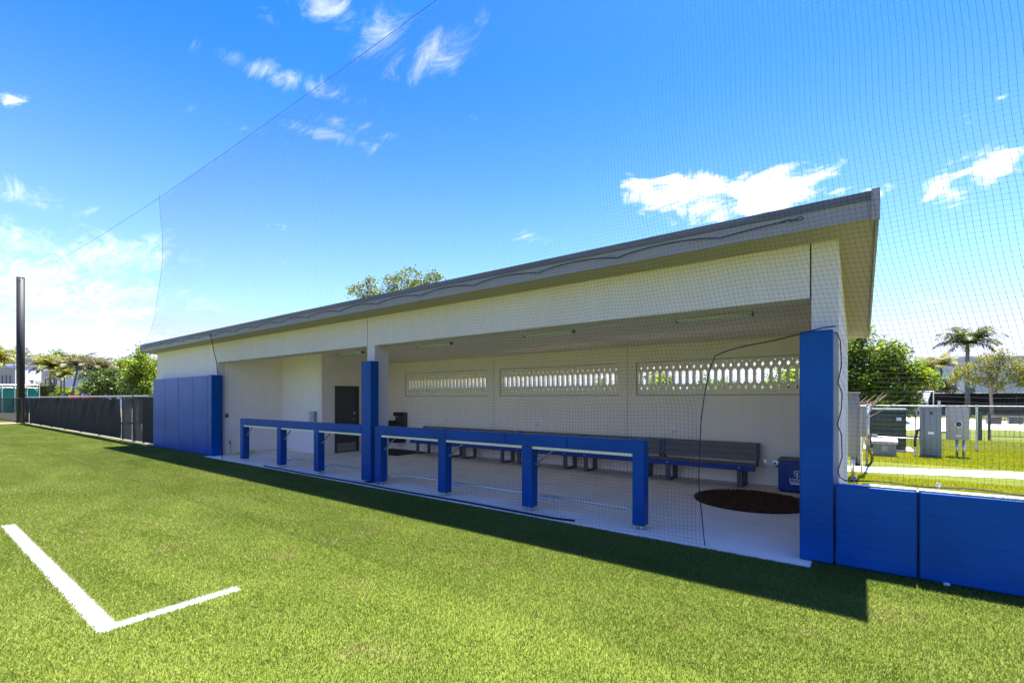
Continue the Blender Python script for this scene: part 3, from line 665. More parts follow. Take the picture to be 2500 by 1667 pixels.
for x0, x1, l in LP[:3]:
    t = thing('wall_pad', l, 'wall pad', (x0, 5.745, .02), 'low blue pads on the boundary wall')
    padobj('vinyl_cover', .003, x1 - x0 - .003, 0, .11, 0, .815, t, .022)
    B(.004 if x0 > 0 else .22, x1 - x0 - .004, .014, .125, .817, .833).build('top_trim', M_alu, t, bevel=.003)
lw = thing('boundary_wall', 'low grey wall carrying the blue pads right of the dugout', 'wall', (-.17, 5.87, 0))
B(.0, 4.2, .001, .13, -.05, .80).build('wall', M_grey2, lw); B(-.0, 4.2, -.004, .14, .801, .816).build('coping', M_alu, lw)
for k in range(8):
    x = .12 + k * .32 * 2
    o = MB().tube([(x, .06, .816), (x, .06, .87)] + [(x + .018 * math.sin(a), .06, .888 - .018 * math.cos(a)) for a in np.linspace(0, 6.2, 9)], .006, 6).build('eye_bolt', M_galv, lw)

# railings
def railing(x0, x1, posts, seams, label, endL=True):
    t = thing('padded_railing', label, 'railing', (x0, 5.79, .012)); w = x1 - x0
    edges = [0] + [s - x0 for s in seams] + [w]
    for a, b in zip(edges[:-1], edges[1:]): padobj('rail_pad', a + .003, b - .003, 0, .15, .975, 1.15, t, .012)
    B(.19, w - .02, .02, .16, .935, .974).build('rail_board', M_cream2, t)
    MB().tube([(.02, .09, 1.03), (w - .02, .09, 1.03)], .03, 8).build('rail_pipe', M_galv, t)
    for i, p in enumerate(posts):
        q = p - x0; top = .975 if 0 < i < len(posts) - 1 or (i == 0 and not endL) else .974
        last = i == len(posts) - 1 and x0 > -8
        if last: padobj('post_pad', q, q + .155, -.002, .17, .05, 1.156, t, .012)
        else: padobj('post_pad', q, q + .19, .004, .165, .05, .973, t, .012)
        MB().tube([(q + .095, .09, .004), (q + .095, .09, .97)], .03, 8).build('post_pipe', M_galv, t)
        B(q + .005, q + .185, .0, .18, 0, .012).build('foot_plate', M_galv, t, bevel=.002)
        for sx in (.025, .165): MB().tube([(q + sx, .03, .0125), (q + sx, .03, .026)], .009, 6).build('anchor_bolt', M_galv, t)
        if not last:
            MB().tube([(q + .2, .1, .70), (q + .52, .1, .93)], .013, 8).build('brace', M_grey, t)
            MB().tube([(q + .12, .10, .70), (q + .22, .1, .70)], .02, 8).build('brace_clamp', M_galv, t)
    # low pipe standing behind the posts
    MB().tube([(.12, .10, .12), (.3, .22, .15), (.55, .31, .185), (w - .35, .31, .19), (w - .15, .2, .15), (w - .05, .1, .13)], .019, 8).build('low_pipe', M_galv, t, smooth=True)
    for i, p in enumerate(posts[1:-1] if x0 > -8 else posts[1:]):
        q = p - x0
        MB().tube([(q + .1, .1, .135), (q + .36, .30, .185)], .017, 8).build('pipe_strut', M_galv, t); MB().tube([(q + .37, .31, 0), (q + .37, .31, .18)], .017, 8).build('pipe_leg', M_galv, t)
    return t
railing(-13.6, -8.16, [-13.6, -11.6, -9.93], [-13.2, -10.52], 'blue padded railing left of the tall post, before the dark door')
railing(-7.72, -2.215, [-7.72, -5.95, -4.14, -2.372], [-5.76, -4.45, -3.345], 'blue padded railing right of the tall post, before the benches')
t = thing('padded_post', 'tall blue padded post standing between the two railings', 'post', (-8.14, 5.79, .012))
padobj('post_pad', 0, .31, -.01, .19, .04, 2.445, t, .014); MB().tube([(.155, .09, 0), (.155, .09, 2.43)], .05, 10).build('post_pipe', M_black, t); B(.05, .26, 0, .2, -.0005, .012).build('foot_plate', M_black, t)
o = tag(MB().tube([(-11.9, 5.64, .028)] + [(x, 5.615 + .012 * math.sin(x * 2.1), .026) for x in np.linspace(-11.5, -3.4, 30)] + [(-3.15, 5.66, .026)], .017, 6).build('ground_rope', M_rope, smooth=True), 'thick black weighted rope lying along the front edge of the slab', 'rope')

# ================================================================== SAFETY NET
net = thing('safety_net', 'fine black safety net hanging from the high cable over the dugout', 'net', (-10, 5.5, 0))
net_inv = Matrix.Translation((10, -5.5, 0))
def npart(mb, name, mat, **k):
    o = mb.build(name, mat, net, **k); o.matrix_parent_inverse = net_inv; return o
def cable_z(x): return 8.36 + .00115 * (x + 9) ** 2 * (1 if x < -9 else .9)
def ip(v, tab): return np.interp(v, [a for a, b in tab], [b for a, b in tab])
UL = [(3.45, -20.75), (3.78, -20.17), (4.54, -19.4), (5.39, -18.92), (6.45, -18.68), (7.1, -18.61), (8.6, -18.95)]
LL = [(0.0, -14.33), (.99, -14.28), (2.16, -14.31), (2.74, -14.45), (3.54, -14.82)]
AR = [(0.0, -1.43), (.73, -1.49), (1.05, -1.48), (1.44, -1.46), (1.74, -1.42), (2.03, -1.36), (2.18, -1.30)]
AT = [(-1.30, 2.18), (-1.17, 2.23), (-.98, 2.27), (-.7, 2.31), (-.51, 2.35), (-.30, 2.41), (-.19, 2.42)]
def sstep(a, b, x): t = np.clip((x - a) / (b - a), 0, 1); return t * t * (3 - 2 * t)
def net_y(x, z):
    lo = 5.515 + .115 * np.clip(1 - z / 3.45, 0, 1) ** 1.2
    k = sstep(-.55, -.1, x)
    lo = lo + k * .31 * sstep(3.4, 1.2, z)
    return lo + .012 * np.sin(x * 1.7 + z * 2.3) * np.where(z > 3.6, 1.5, .35) 
def drape(x, z):
    g = ip(x, [(-20, .15), (-10, .35), (-5, .6), (-1, 1.0), (3, .8)])
    dx = -.30 * 2.4 * np.tanh(np.clip(z - 1.6, 0, 9) / 2.4) * g
    dx = dx + .007 * np.sin(z * 5.1 + x * 2.0) + .014 * np.sin(x * .9 + z * 1.3)
    dz = .012 * np.sin(x * 3.1 + z * 1.1) + .007 * np.sin(x * 7.7 - z * 2.0)
    return x + dx, z + dz * np.where(z > .3, 1, z / .3)
def net_in(x, z):
    ok = (z < cable_z_np(x)) & (z > .015) & (x < 4.4)
    up = z >= 3.47
    ok &= np.where(up, x > ip(z, UL), x > ip(z, LL))
    hole = (z < 2.42) & (x > ip(z, AR)) & (x < -.19) & (z < np.where(x < -1.3, 2.18, ip(x, AT)))
    ok &= ~hole
    ok &= ~((x > -.19) & (z < .86))
    return ok
def cable_z_np(x): return 8.36 + .00115 * (x + 9) ** 2 * np.where(x < -9, 1, .9)
def net_cords():
    c = .046; st = 2
    xs = np.arange(-21.2, 6.4, c); zs = np.arange(0.02, 8.9, c)
    segs = []
    X, Z = np.meshgrid(xs, zs[::st], indexing='ij'); x, z = drape(X, Z); P = np.stack([x, net_y(x, z), z], -1); ok = net_in(x, z)
    m = ok[:, :-1] & ok[:, 1:]; segs.append((P[:, :-1][m], P[:, 1:][m]))
    X, Z = np.meshgrid(xs[::st], zs, indexing='ij'); x, z = drape(X, Z); P = np.stack([x, net_y(x, z), z], -1); ok = net_in(x, z)
    m = ok[:-1] & ok[1:]; segs.append((P[:-1][m], P[1:][m]))
    A = np.concatenate([s[0] for s in segs]); Bv = np.concatenate([s[1] for s in segs])
    d = Bv - A; d /= np.linalg.norm(d, axis=1, keepdims=True)
    u = np.cross(d, np.array([0, 1.0, 0])); u /= np.linalg.norm(u, axis=1, keepdims=True); w = np.cross(d, u)
    r = .00098; V = []
    for e in (A, Bv):
        for k in range(3):
            t = 2 * np.pi * k / 3; V.append(e + (u * np.cos(t) + w * np.sin(t)) * r)
    V = np.stack(V, 1).reshape(-1, 3); n = len(A)
    i = np.arange(n)[:, None] * 6
    f = np.concatenate([i + np.array([[k, (k + 1) % 3, 3 + (k + 1) % 3, 3 + k]]) for k in range(3)])
    # knots where the near cords cross
    X, Z = np.meshgrid(xs, zs, indexing='ij'); x, z = drape(X, Z); ok = net_in(x, z) & (x > -9.5) & (z < 6.2)
    K = np.stack([x, net_y(x, z), z], -1)[ok]; rk = .0036
    tet = np.array([[1, 1, 1], [1, -1, -1], [-1, 1, -1], [-1, -1, 1]]) * rk * .62
    kv = (K[:, None, :] + tet[None]).reshape(-1, 3); ki = np.arange(len(K))[:, None] * 4
    kf = np.concatenate([ki + np.array([q]) for q in ([0, 1, 2], [0, 3, 1], [0, 2, 3], [1, 3, 2])])
    ko = link('net_knots', npmesh('knots', kv, kf), M_net, net); ko.matrix_parent_inverse = net_inv; ko['kind'] = 'stuff'
    o = link('net_mesh', npmesh('net', V, f), M_net, net); o.matrix_parent_inverse = net_inv; o['kind'] = 'stuff'
net_cords()
def ropepts(tab, n=40, byz=True, y=None, jit=0.0):
    a = np.linspace(tab[0][0], tab[-1][0], n); b = ip(a, tab)
    out = []
    for i, (p, q) in enumerate(zip(a, b)):
        x, z = (q, p) if byz else (p, q)
        x += jit * math.sin(i * 1.3)
        out.append((x, float(net_y(np.array(x), np.array(z))) - .003 if y is None else y, z))
    return out
npart(MB().tube([(x, 5.515, cable_z(x)) for x in np.linspace(-46.6, 12, 60)], .0055, 6), 'top_cable', M_cable)
npart(MB().tube(ropepts([(z, x) for z, x in UL]), .004, 6), 'edge_rope', M_rope)
npart(MB().tube(ropepts(LL, jit=.006), .010, 6), 'edge_rope', M_rope)
npart(MB().tube(ropepts(AR) + ropepts(AT, byz=False), .0065, 6), 'edge_rope', M_rope)
# rope hooked along the fascia
hk = list(np.arange(-20.6, -.9, 1.21)); pts = []
for a, b in zip(hk[:-1], hk[1:]):
    for s in np.linspace(0, 1, 8, endpoint=False): pts.append((a + (b - a) * s, 5.513, 3.475 + .055 * (math.sin(math.pi * s) ** .8)))
pts += [(hk[-1], 5.513, 3.475), (-.95, 5.513, 3.50), (-.62, 5.513, 3.515)]
npart(MB().tube(pts, .006, 6), 'fascia_rope', M_rope)
npart(MB().tube([(-.62 + .13 * math.sin(a * .37) * (1 - .3 * math.cos(a)), 5.510 - .003 * math.sin(a * 2.1), 3.513 + .016 * math.sin(a * 1.7) * (.6 + .4 * math.sin(a * .37))) for a in np.linspace(0, 14, 36)], .0045, 5), 'rope_knot', M_rope)
for x in hk[::1]:
    npart(MB().tube([(x, 5.55, 3.462), (x, 5.505, 3.462)] + [(x, 5.50 - .0 + .012 * math.sin(a), 3.475 - .012 * math.cos(a)) for a in np.linspace(0, 5, 7)], .004, 5), 'eye_hook', M_galv)
# rope down the pier side and along the low pads
pr = [(-.235, 5.945, 2.40), (-.19, 5.925, 2.38), (-.165, 5.92, 2.3), (-.155, 5.92, 2.05), (-.185, 5.925, 1.87), (-.15, 5.92, 1.76), (-.155, 5.92, 1.6), (-.19, 5.925, 1.43), (-.155, 5.92, 1.33), (-.15, 5.92, 1.1), (-.185, 5.925, .95), (-.17, 5.9, .89), (-.12, 5.88, .86)]
npart(MB().tube(pr, .0055, 6), 'edge_rope', M_rope)
npart(MB().tube([(x, 5.90 - .03 * math.exp(-((x + .1) * 3) ** 2), .872 + .010 * math.sin(x * 9.8)) for x in np.linspace(-.13, 4.2, 60)], .007, 6), 'bottom_rope', M_rope)
npart(MB().tube([(-1.41 + .03 * math.cos(a), 5.64, .03 + .028 * math.sin(a)) for a in np.linspace(0, 2 * math.pi, 14, endpoint=False)], .004, 6, closed=True), 'snap_ring', M_galv)

# pole that carries the cable
t = thing('net_pole', 'tall black steel net pole rising at the far left fence corner', 'pole', (-46.9, 5.62, 0))
MB().tube([(0, 0, 0), (0, 0, 10.1)], .215, 20).build('shaft', M_blackpole, t, smooth=True)
MB().tube([(0, 0, 10.1), (0, 0, 10.13)], .222, 20).build('cap', M_black, t); MB().tube([(.2, -.1, 9.98), (.34, -.12, 9.98)], .03, 8).build('cable_bracket', M_galv, t)

# ================================================================== FENCES
def screen_grid(x0, x1, z0, z1, y, amp, nx, nz, axis='x', seed=1, slump=0.0):
    r = np.random.default_rng(seed); ph = r.random(8) * 6.28
    xs = np.linspace(x0, x1, nx); zs = np.linspace(z0, z1, nz)
    Xg, Zg = np.meshgrid(xs, zs, indexing='ij')
    top = (Zg - z0) / (z1 - z0)
    k = 2 * np.pi / 1.55
    D = amp * (np.sin(Xg * k + 2.2 * np.sin(Zg * 1.6 + ph[0]) + ph[1]) * top ** 1.5 * .7 + .5 * np.sin(Xg * k * .37 + Zg * 2.4 + ph[2]) + .35 * np.abs(np.sin((Xg + Zg * .7) * 1.9 + ph[3])) ** 6 * 3 * top + .35 * np.abs(np.sin((Xg - Zg * .8) * 1.5 + ph[4])) ** 8 * 3 * top)
    Zg = Zg - slump * np.abs(np.sin(Xg * np.pi / 1.2)) * top ** 6
    co = (np.stack([Xg, y + D, Zg], -1) if axis == 'x' else np.stack([y + D, Xg, Zg], -1)).reshape(-1, 3)
    i = (np.arange(nx - 1)[:, None] * nz + np.arange(nz - 1)[None]).ravel()[:, None]
    me = npmesh('screen', co, i + np.array([[0, nz, nz + 1, 1]])); me.polygons.foreach_set('use_smooth', [True] * len(me.polygons)); return me
ft = thing('windscreen_fence', 'black chain fence wrapped in dark windscreen fabric left of the dugout', 'fence', (-33, 5.8, 0))
fi = Matrix.Translation((33, -5.8, 0))
def fp(o): o.parent = ft; o.matrix_parent_inverse = fi; return o
fp(link('windscreen', screen_grid(-44.6, -24.22, .10, 1.74, 5.74, .03, 240, 22, seed=3, slump=.05), M_screen)); fp(link('windscreen', screen_grid(-46.2, -44.75, .10, 1.74, 5.74, .02, 30, 12, seed=4), M_screen))
fp(link('windscreen', screen_grid(-24.18, -22.88, .10, 1.70, 5.76, .015, 30, 12, seed=5, slump=.02), M_meshb)); fp(link('windscreen', screen_grid(-22.75, -21.7, .10, 1.72, 5.76, .015, 30, 12, seed=6, slump=.02), M_meshb)); fp(link('windscreen', screen_grid(-21.64, -20.25, .10, 1.74, 5.76, .015, 30, 12, seed=7), M_screen))
for x in (-46.2, -44.68, -41.3, -38, -34.6, -31.2, -27.8, -24.25, -22.9, -22.75, -21.67, -20.4):
    fp(MB().tube([(x, 5.82, 0), (x, 5.82, 1.82)], .035, 8).build('post', M_black)); fp(MB().tube([(x, 5.82, 1.82), (x, 5.82, 1.86)], [.042, .02], 8).build('post_cap', M_black))
for a, b in ((-46.2, -24.25), (-24.25, -22.9), (-22.75, -20.4)):
    fp(MB().tube([(a, 5.80, 1.79), (b, 5.80, 1.79)], .034, 8).build('top_rail', M_grey))
    fp(MB().tube([(a, 5.82, .07), (b, 5.82, .07)], .015, 6).build('bottom_rail', M_black))
for z in (.45, .9, 1.35): fp(MB().tube([(-22.9, 5.78, z), (-22.75, 5.78, z)], .02, 6).build('gate_hinge', M_black))
ft2 = thing('mesh_fence', 'low see-through green mesh fence turning off behind the black pole', 'fence', (-46.3, 2, 0))
fi2 = Matrix.Translation((46.3, -2, 0))
def fp2(o): o.parent = ft2; o.matrix_parent_inverse = fi2; return o
fp2(link('mesh_panel', screen_grid(-12, 5.5, .08, 1.7, -46.35, .02, 120, 10, axis='y', seed=9), M_mesh))
for y in (5.6, 2.6, -.4, -3.4, -6.4): fp2(MB().tube([(-46.3, y, 0), (-46.3, y, 1.74)], .035, 8).build('post', M_black))
for z in (1.72, .95, .08): fp2(MB().tube([(-46.3, 5.6, z), (-46.3, -12, z)], .024, 6).build('rail', M_black))
tag(B(-50, -46.42, -14, 5.6, -.03, .012).build('sand_strip', M_tan), kind='structure')

# tall green screened fence beyond (tennis court)
c0, c1 = base(-60, 52), base(96, 56)
d = (c1 - c0); L_ = d.length; d.normalize()
gf = thing('court_fence', 'tall chain fence with faded green windscreen beyond the black pole', 'fence', tuple(c0))
gf.rotation_euler = (0, 0, math.atan2(d.y, d.x))
link('windscreen', screen_grid(.05, L_ - .1, .1, 2.95, 0.03, .05, 60, 20, seed=12), M_green_screen, gf)
for k in range(6):
    x = L_ * k / 5; MB().tube([(x, 0, 0), (x, 0, 3.36)], .05, 8).build('post', M_galv, gf)
for z in (3.32, 2.98): MB().tube([(0, 0, z), (L_, 0, z)], .04, 6).build('rail', M_galv, gf)
link('chain_mesh', screen_grid(.05, L_ - .1, 2.95, 3.3, 0.0, .01, 10, 4, seed=2), M_chain, gf)

# ================================================================== ELECTRICAL YARD AND POOL SIDE (right)
t = thing('electrical_cabinet', 'tall grey electrical panel on a pipe stand beside the dugout end wall', 'electrical cabinet', (-.115, 11.95, 0))
B(-.10, .10, 0, .5, .50, 1.80).build('case', M_grey, t, bevel=.008); B(-.11, .125, -.02, .52, 1.80, 1.83).build('rain_hood', M_grey, t, bevel=.004)
for y in (.06, .42):
    MB().tube([(-.01, y, -.02), (-.01, y, .52)], .035, 10).build('conduit', M_galv, t, smooth=True)
B(.101, .108, .05, .45, .56, 1.72).build('door', M_grey, t, bevel=.003)
t = thing('electrical_cabinet', 'small light grey meter cabinet just behind the tall panel', 'electrical cabinet', (.055, 12.65, 0))
B(-.055, .055, 0, .36, .88, 1.55).build('case', M_grey2, t, bevel=.008); MB().tube([(-.03, .2, -.02), (-.03, .2, .88)], .02, 8).build('conduit', M_galv, t)
MB().tube([(0.02, .3, .88), (.06, 1.0, .75), (.12, 2.2, .45), (.2, 3.4, .12), (.22, 4.0, -.02)], .03, 8).build('flexible_conduit', M_black, t)
t = thing('transformer', 'dark green pad transformer behind the conduit post', 'transformer', (.25, 19.3, 0))
B(0, .92, 0, 1.0, .08, 1.25).build('tank', M_tgreen, t, bevel=.012); MB().prism([(-.03, -.03, 1.25), (-.03, 1.05, 1.33), (-.03, 1.05, 1.39), (-.03, -.03, 1.36)], (.98, 0, 0)).build('lid', M_tgreen, t, bevel=.01)
B(.02, .90, -.012, -.001, .12, .70).build('lower_door', M_tgreen, t, bevel=.003); B(.02, .90, -.012, -.001, .72, 1.2).build('upper_door', M_tgreen, t, bevel=.003); B(.68, .80, -.018, -.0125, 1.0, 1.1).build('label_plate', M_white, t)
B(-.15, 1.1, -.15, 1.2, -.05, .08).build('pad', M_slab, t, bevel=.01)
t = thing('handhole_box', 'short green ground box with pale sloped lid before the transformer', 'utility box', (.30, 17.3, 0))
MB().prism([(0, 0, -.02), (.54, 0, -.02), (.52, .02, .40), (.02, .02, .40)], (0, .42, 0)).build('body', M_hand, t, bevel=.01)
MB().prism([(-.03, -.03, .38), (-.03, .46, .38), (-.03, .40, .54), (-.03, -.01, .47)], (.60, 0, 0)).build('lid', M_lid, t, bevel=.008); B(.20, .34, -.006, .018, .18, .34).build('label_plate', M_grey2, t)
t = thing('electrical_cabinet', 'upright grey cabinet with a mossy lower door on the lawn', 'electrical cabinet', (1.40, 17.95, 0))
B(0, .46, 0, .3, -.02, 1.45).build('case', M_grey, t, bevel=.008); B(-.015, .475, -.03, .32, 1.45, 1.475).build('hood', M_grey, t, bevel=.003)
B(.09, .41, -.012, -.001, .08, 1.4).build('door', M_grey, t, bevel=.004); B(.12, .39, -.018, -.0125, .06, .58).build('lower_door', M_hand, t, bevel=.004)
B(.21, .27, -.024, -.0125, 1.24, 1.33).build('window', M_glass, t); B(.17, .29, -.017, -.0125, .68, .75).build('label_plate', M_white, t); B(.075, .085, -.03, -.0005, .05, 1.42).build('hinge_rail', M_grey, t)
MB().tube([(.44, .36, -.02), (.44, .36, 1.64)], .03, 8).build('conduit', M_galv, t)
t = thing('meter_box', 'beige metal meter box with round dial on two grey pipe legs', 'meter', (2.0, 18.3, 0))
B(0, .48, 0, .2, .52, 1.48).build('case', M_grey2, t, bevel=.008); B(-.01, .49, -.015, .21, 1.48, 1.50).build('hood', M_grey2, t)
MB().tube([(.25, -.001, .97), (.25, -.05, .97)], .085, 20).build('meter_ring', M_galv, t, smooth=False); MB().tube([(.25, -.0505, .97), (.25, -.10, .97)], [.07, .055], 16).build('meter_glass', M_glass, t, smooth=True)
for x in (.23, .37): MB().tube([(x, .1, -.02), (x, .1, .53)], .036, 10).build('leg', M_galv, t, smooth=True)
MB().tube([(-.14, .1, .74), (0, .1, .74)], .05, 10).build('side_conduit', M_galv, t); B(.19, .30, -.006, -.0005, .62, .66).build('label_plate', M_white, t)
t = thing('conduit_post', 'slim grey pipe post with junction boxes before the green transformer', 'pipe', (.20, 18.0, 0))
MB().tube([(0, 0, -.02), (0, 0, 1.54)], .035, 10).build('post', M_galv, t, smooth=True); B(-.07, .05, -.06, -.036, .48, .62).build('junction_box', M_grey, t, bevel=.006); B(.08, .22, -.06, .04, .47, .61).build('junction_box', M_grey, t, bevel=.006)
MB().tube([(.22, 0, .55), (1.2, 0, .53)], .015, 8).build('side_pipe', M_galv, t)
t = thing('hose_riser', 'dark flexible riser pipe standing left of the upright grey cabinet', 'pipe', (1.28, 17.9, 0))
MB().tube([(0, 0, -.02), (0, 0, .3)], .03, 8).build('base_pipe', M_galv, t); MB().tube([(0, 0, .3), (.0, .02, .5), (.03, .03, .66), (.06, .05, .78), (.11, .06, .82)], .032, 8).build('sleeve', M_black, t, smooth=True); MB().tube([(.02, .05, .7), (.01, .05, 1.3)], .015, 6).build('rod', M_cap, t)
tag(MB().quad((.0, 16.95, .004), (1.35, 17.6, .004), (1.35, 20.9, .004), (-.2, 20.9, .004)).build('mulch_bed', M_mulch), kind='structure')
cf = thing('chain_fence', 'galvanised chain fence with silver top rail behind the electrical cabinets', 'fence', (.1, 20.6, 0))
for x in (0, 2.9, 5.8, 8.7): MB().tube([(x, x * .12, 0), (x, x * .12, 1.5)], .03, 8).build('post', M_galv, cf)
MB().tube([(-2, -.24, 1.46), (8.7, 1.04, 1.46)], .016, 8).build('top_rail', M_galv, cf); o = MB().quad((-2, -.2, .05), (8.7, 1.08, .05), (8.7, 1.08, 1.44), (-2, -.2, 1.44)).build('chain_mesh', M_chain, cf)
gp = thing('black_gate', 'black picket gate posts and rail at the edge of the pool path', 'gate', (3.95, 27, 0))
B(-.075, .075, -.06, .06, 0, 1.13).build('post', M_black, gp, bevel=.005); B(-.085, .085, -.07, .07, 1.131, 1.16).build('post_cap', M_black, gp); B(.28, .36, .2, .28, 0, 1.1).build('post', M_black, gp)
MB().tube([(.36, .24, 1.0), (6, 1.6, 1.0)], .022, 6).build('rail', M_black, gp); MB().tube([(.36, .24, .15), (6, 1.6, .15)], .018, 6).build('rail', M_black, gp)
for k in range(38): MB().tube([(.5 + k * .145, .275 + k * .035, .15), (.5 + k * .145, .275 + k * .035, 1.0)], .007, 4).build('picket', M_black, gp)
# pool deck, path and pool
sheet('pool_deck', [tuple(onground(*p).xy) for p in ((2060, 1052), (2208, 1050), (2300, 1048), (2420, 1049), (2620, 1056), (2640, 1040), (2365, 1023), (2200, 1018), (2060, 1018))], .012, M_deck)
sheet('swimming_pool', [tuple(onground(*p).xy) for p in ((2190, 1037), (2232, 1036), (2208, 1025), (2190, 1023))], .017, M_water)
for x, px in ((0, 2478), (1, 2425)):
    b_ = onground(px, 1035); t = thing('planter_box', ['black square planter box at right by the pool path', 'small dark planter box nearer the yellow tree'][x], 'planter', tuple(b_))
    B(-.35, .35, -.35, .35, 0, .5).build('tub', M_black, t, bevel=.02); B(-.30, .30, -.30, .30, .44, .47).build('soil', M_mulch, t)
# black screened fence at the back of the pool
b0, b1 = base(2090, 52), base(2620, 42); d = (b1 - b0); L_ = d.length
pf = thing('pool_fence', 'tall black windscreen fence running behind the swimming pool', 'fence', tuple(b0)); pf.rotation_euler = (0, 0, math.atan2(d.y, d.x))
link('windscreen', screen_grid(0, L_, .05, 2.2, 0, .03, 120, 12, seed=21), M_screen, pf)
for k in range(10): x = L_ * k / 9; MB().tube([(x, .05, 0), (x, .05, 2.3)], .04, 6).build('post', M_black, pf)
MB().tube([(0, .05, 2.25), (L_, .05, 2.25)], .03, 6).build('top_rail', M_black, pf)
# lifeguard chair
b_ = onground(2246, 1015); t = thing('lifeguard_chair', 'tall white lifeguard chair standing by the pool', 'chair', tuple(b_)); t.rotation_euler = (0, 0, R(35)); t.scale = (1.0,) * 3
for s in (-.35, .35):
    MB().prism([(-.75, s, 0), (-.65, s, 0), (-.2, s, 1.3), (-.3, s, 1.3)], (0, .06, 0)).build('front_leg', M_white, t); MB().prism([(.5, s, 0), (.6, s, 0), (.5, s, 1.3), (.4, s, 1.3)], (0, .06, 0)).build('rear_leg', M_white, t)
    MB().prism([(-.3, s, 1.25), (-.2, s, 1.25), (-.2, s, 1.95), (-.3, s, 1.95)], (0, .06, 0)).build('arm_post', M_white, t); B(-.35, .45, s - .03, s + .09, 1.70, 1.78).build('armrest', M_white, t)
    MB().prism([(.35, s, 1.3), (.45, s, 1.3), (.80, s, 2.35), (.70, s, 2.35)], (0, .06, 0)).build('back_post', M_white, t)
B(-.35, .5, -.38, .44, 1.3, 1.38).build('seat', M_white, t)
for k in range(4): MB().prism([(.42 + k * .08, -.35, 1.5 + k * .22), (.46 + k * .08, -.35, 1.5 + k * .22), (.51 + k * .08, -.35, 1.66 + k * .22), (.47 + k * .08, -.35, 1.66 + k * .22)], (0, .74, 0)).build('back_slat', M_white, t)
for k in range(4): B(-.68 + k * .12, -.5 + k * .12, -.32, .38, .25 + k * .28, .30 + k * .28).build('step', M_white, t)
b_ = onground(2222, 1016); t = thing('pipe_frame', 'white pipe frame standing behind the lifeguard chair', 'frame', tuple(b_)); t.rotation_euler = (0, 0, R(28))
MB().tube([(0, 0, 0), (0, 0, 2.35), (2.0, 0, 2.42), (2.0, 0, 0)], .045, 8).build('frame', M_white, t); MB().tube([(1.0, 0, 2.37), (1.25, 0, 2.38)], .07, 8).build('blue_sleeve', M_bblue, t)

# ================================================================== VEGETATION
def leaves(lobes, n, size, flat=.5):
    """leaf blades scattered through ellipsoid lobes (cx, cy, cz, rx, ry, rz), in twig clusters"""
    vol = np.array([l[3] * l[4] * l[5] for l in lobes]) ** .7; vol /= vol.sum()
    ncl = max(8, n // 14)
    idx = rng.choice(len(lobes), ncl, p=vol); lb = np.array(lobes)[idx]
    dr_ = rng.normal(size=(ncl, 3)); dr_ /= np.linalg.norm(dr_, axis=1, keepdims=True)
    rad = rng.random(ncl) ** .45
    cc = lb[:, :3] + dr_ * rad[:, None] * lb[:, 3:6]
    k = rng.integers(0, ncl, n)
    p = cc[k] + rng.normal(size=(n, 3)) * size * 1.5
    a = rng.normal(size=(n, 3)); a[:, 2] *= .6; a /= np.linalg.norm(a, axis=1, keepdims=True)
    b = rng.normal(size=(n, 3)); b -= a * (a * b).sum(1, keepdims=True); b /= np.linalg.norm(b, axis=1, keepdims=True)
    s = (size * rng.uniform(.6, 1.35, n))[:, None]
    nn = np.cross(a, b)
    v = np.stack([p - a * s, p + b * s * .42 + nn * s * .12, p + a * s, p - b * s * .42 + nn * s * .12], 1)
    i = np.arange(n)[:, None] * 4
    return npmesh('leaves', v.reshape(-1, 3), i + np.array([[0, 1, 2, 3]]))
def tree(name, label, pos, lobes, n, size, mat, trunk_h, trunk_r, cat='tree', lean=(0, 0), bark=None, group=None, twigs=8):
    t = thing(name, label, cat, tuple(pos), group)
    mb = MB()
    top = Vector((lean[0], lean[1], trunk_h))
    mb.tube([(0, 0, -.05), (lean[0] * .2 + .03, lean[1] * .2, trunk_h * .35), (lean[0] * .6 - .03, lean[1] * .6, trunk_h * .7), tuple(top)], [trunk_r * 1.3, trunk_r, trunk_r * .85, trunk_r * .6], 8)
    mb.build('trunk', bark or M_trunk, t, smooth=True)
    bl = MB()
    for l in lobes:
        c = Vector(l[:3]); st_ = Vector((lean[0] * .7, lean[1] * .7, trunk_h * random.uniform(.65, .95)))
        mid = st_.lerp(c, .5) + Vector((random.uniform(-.2, .2), random.uniform(-.2, .2), .15)) * l[3]
        bl.tube([tuple(st_), tuple(mid), tuple(c)], [trunk_r * .5, trunk_r * .34, trunk_r * .12], 6)
        for _ in range(3):
            e2 = c + Vector((random.gauss(0, .5) * l[3], random.gauss(0, .5) * l[4], random.uniform(.1, .9) * l[5])); bl.tube([tuple(mid), tuple(mid.lerp(e2, .5)), tuple(e2)], [trunk_r * .22, trunk_r * .15, trunk_r * .05], 5)
    bl.build('limbs', bark or M_trunk, t, smooth=True)
    o = link('crown', leaves(lobes, n, size), mat, t)
    return t
def lobes_r(n, cx, cz, rx, rz, rl, ry=None):
    out = []
    for _ in range(n):
        a = random.uniform(0, 6.28); r = random.random() ** .6
        out.append((cx + math.cos(a) * r * rx, math.sin(a) * r * (ry or rx), cz + random.uniform(-1, 1) * rz * (1 - .5 * r), rl * random.uniform(.7, 1.2), rl * random.uniform(.7, 1.2), rl * random.uniform(.55, .95)))
    return out
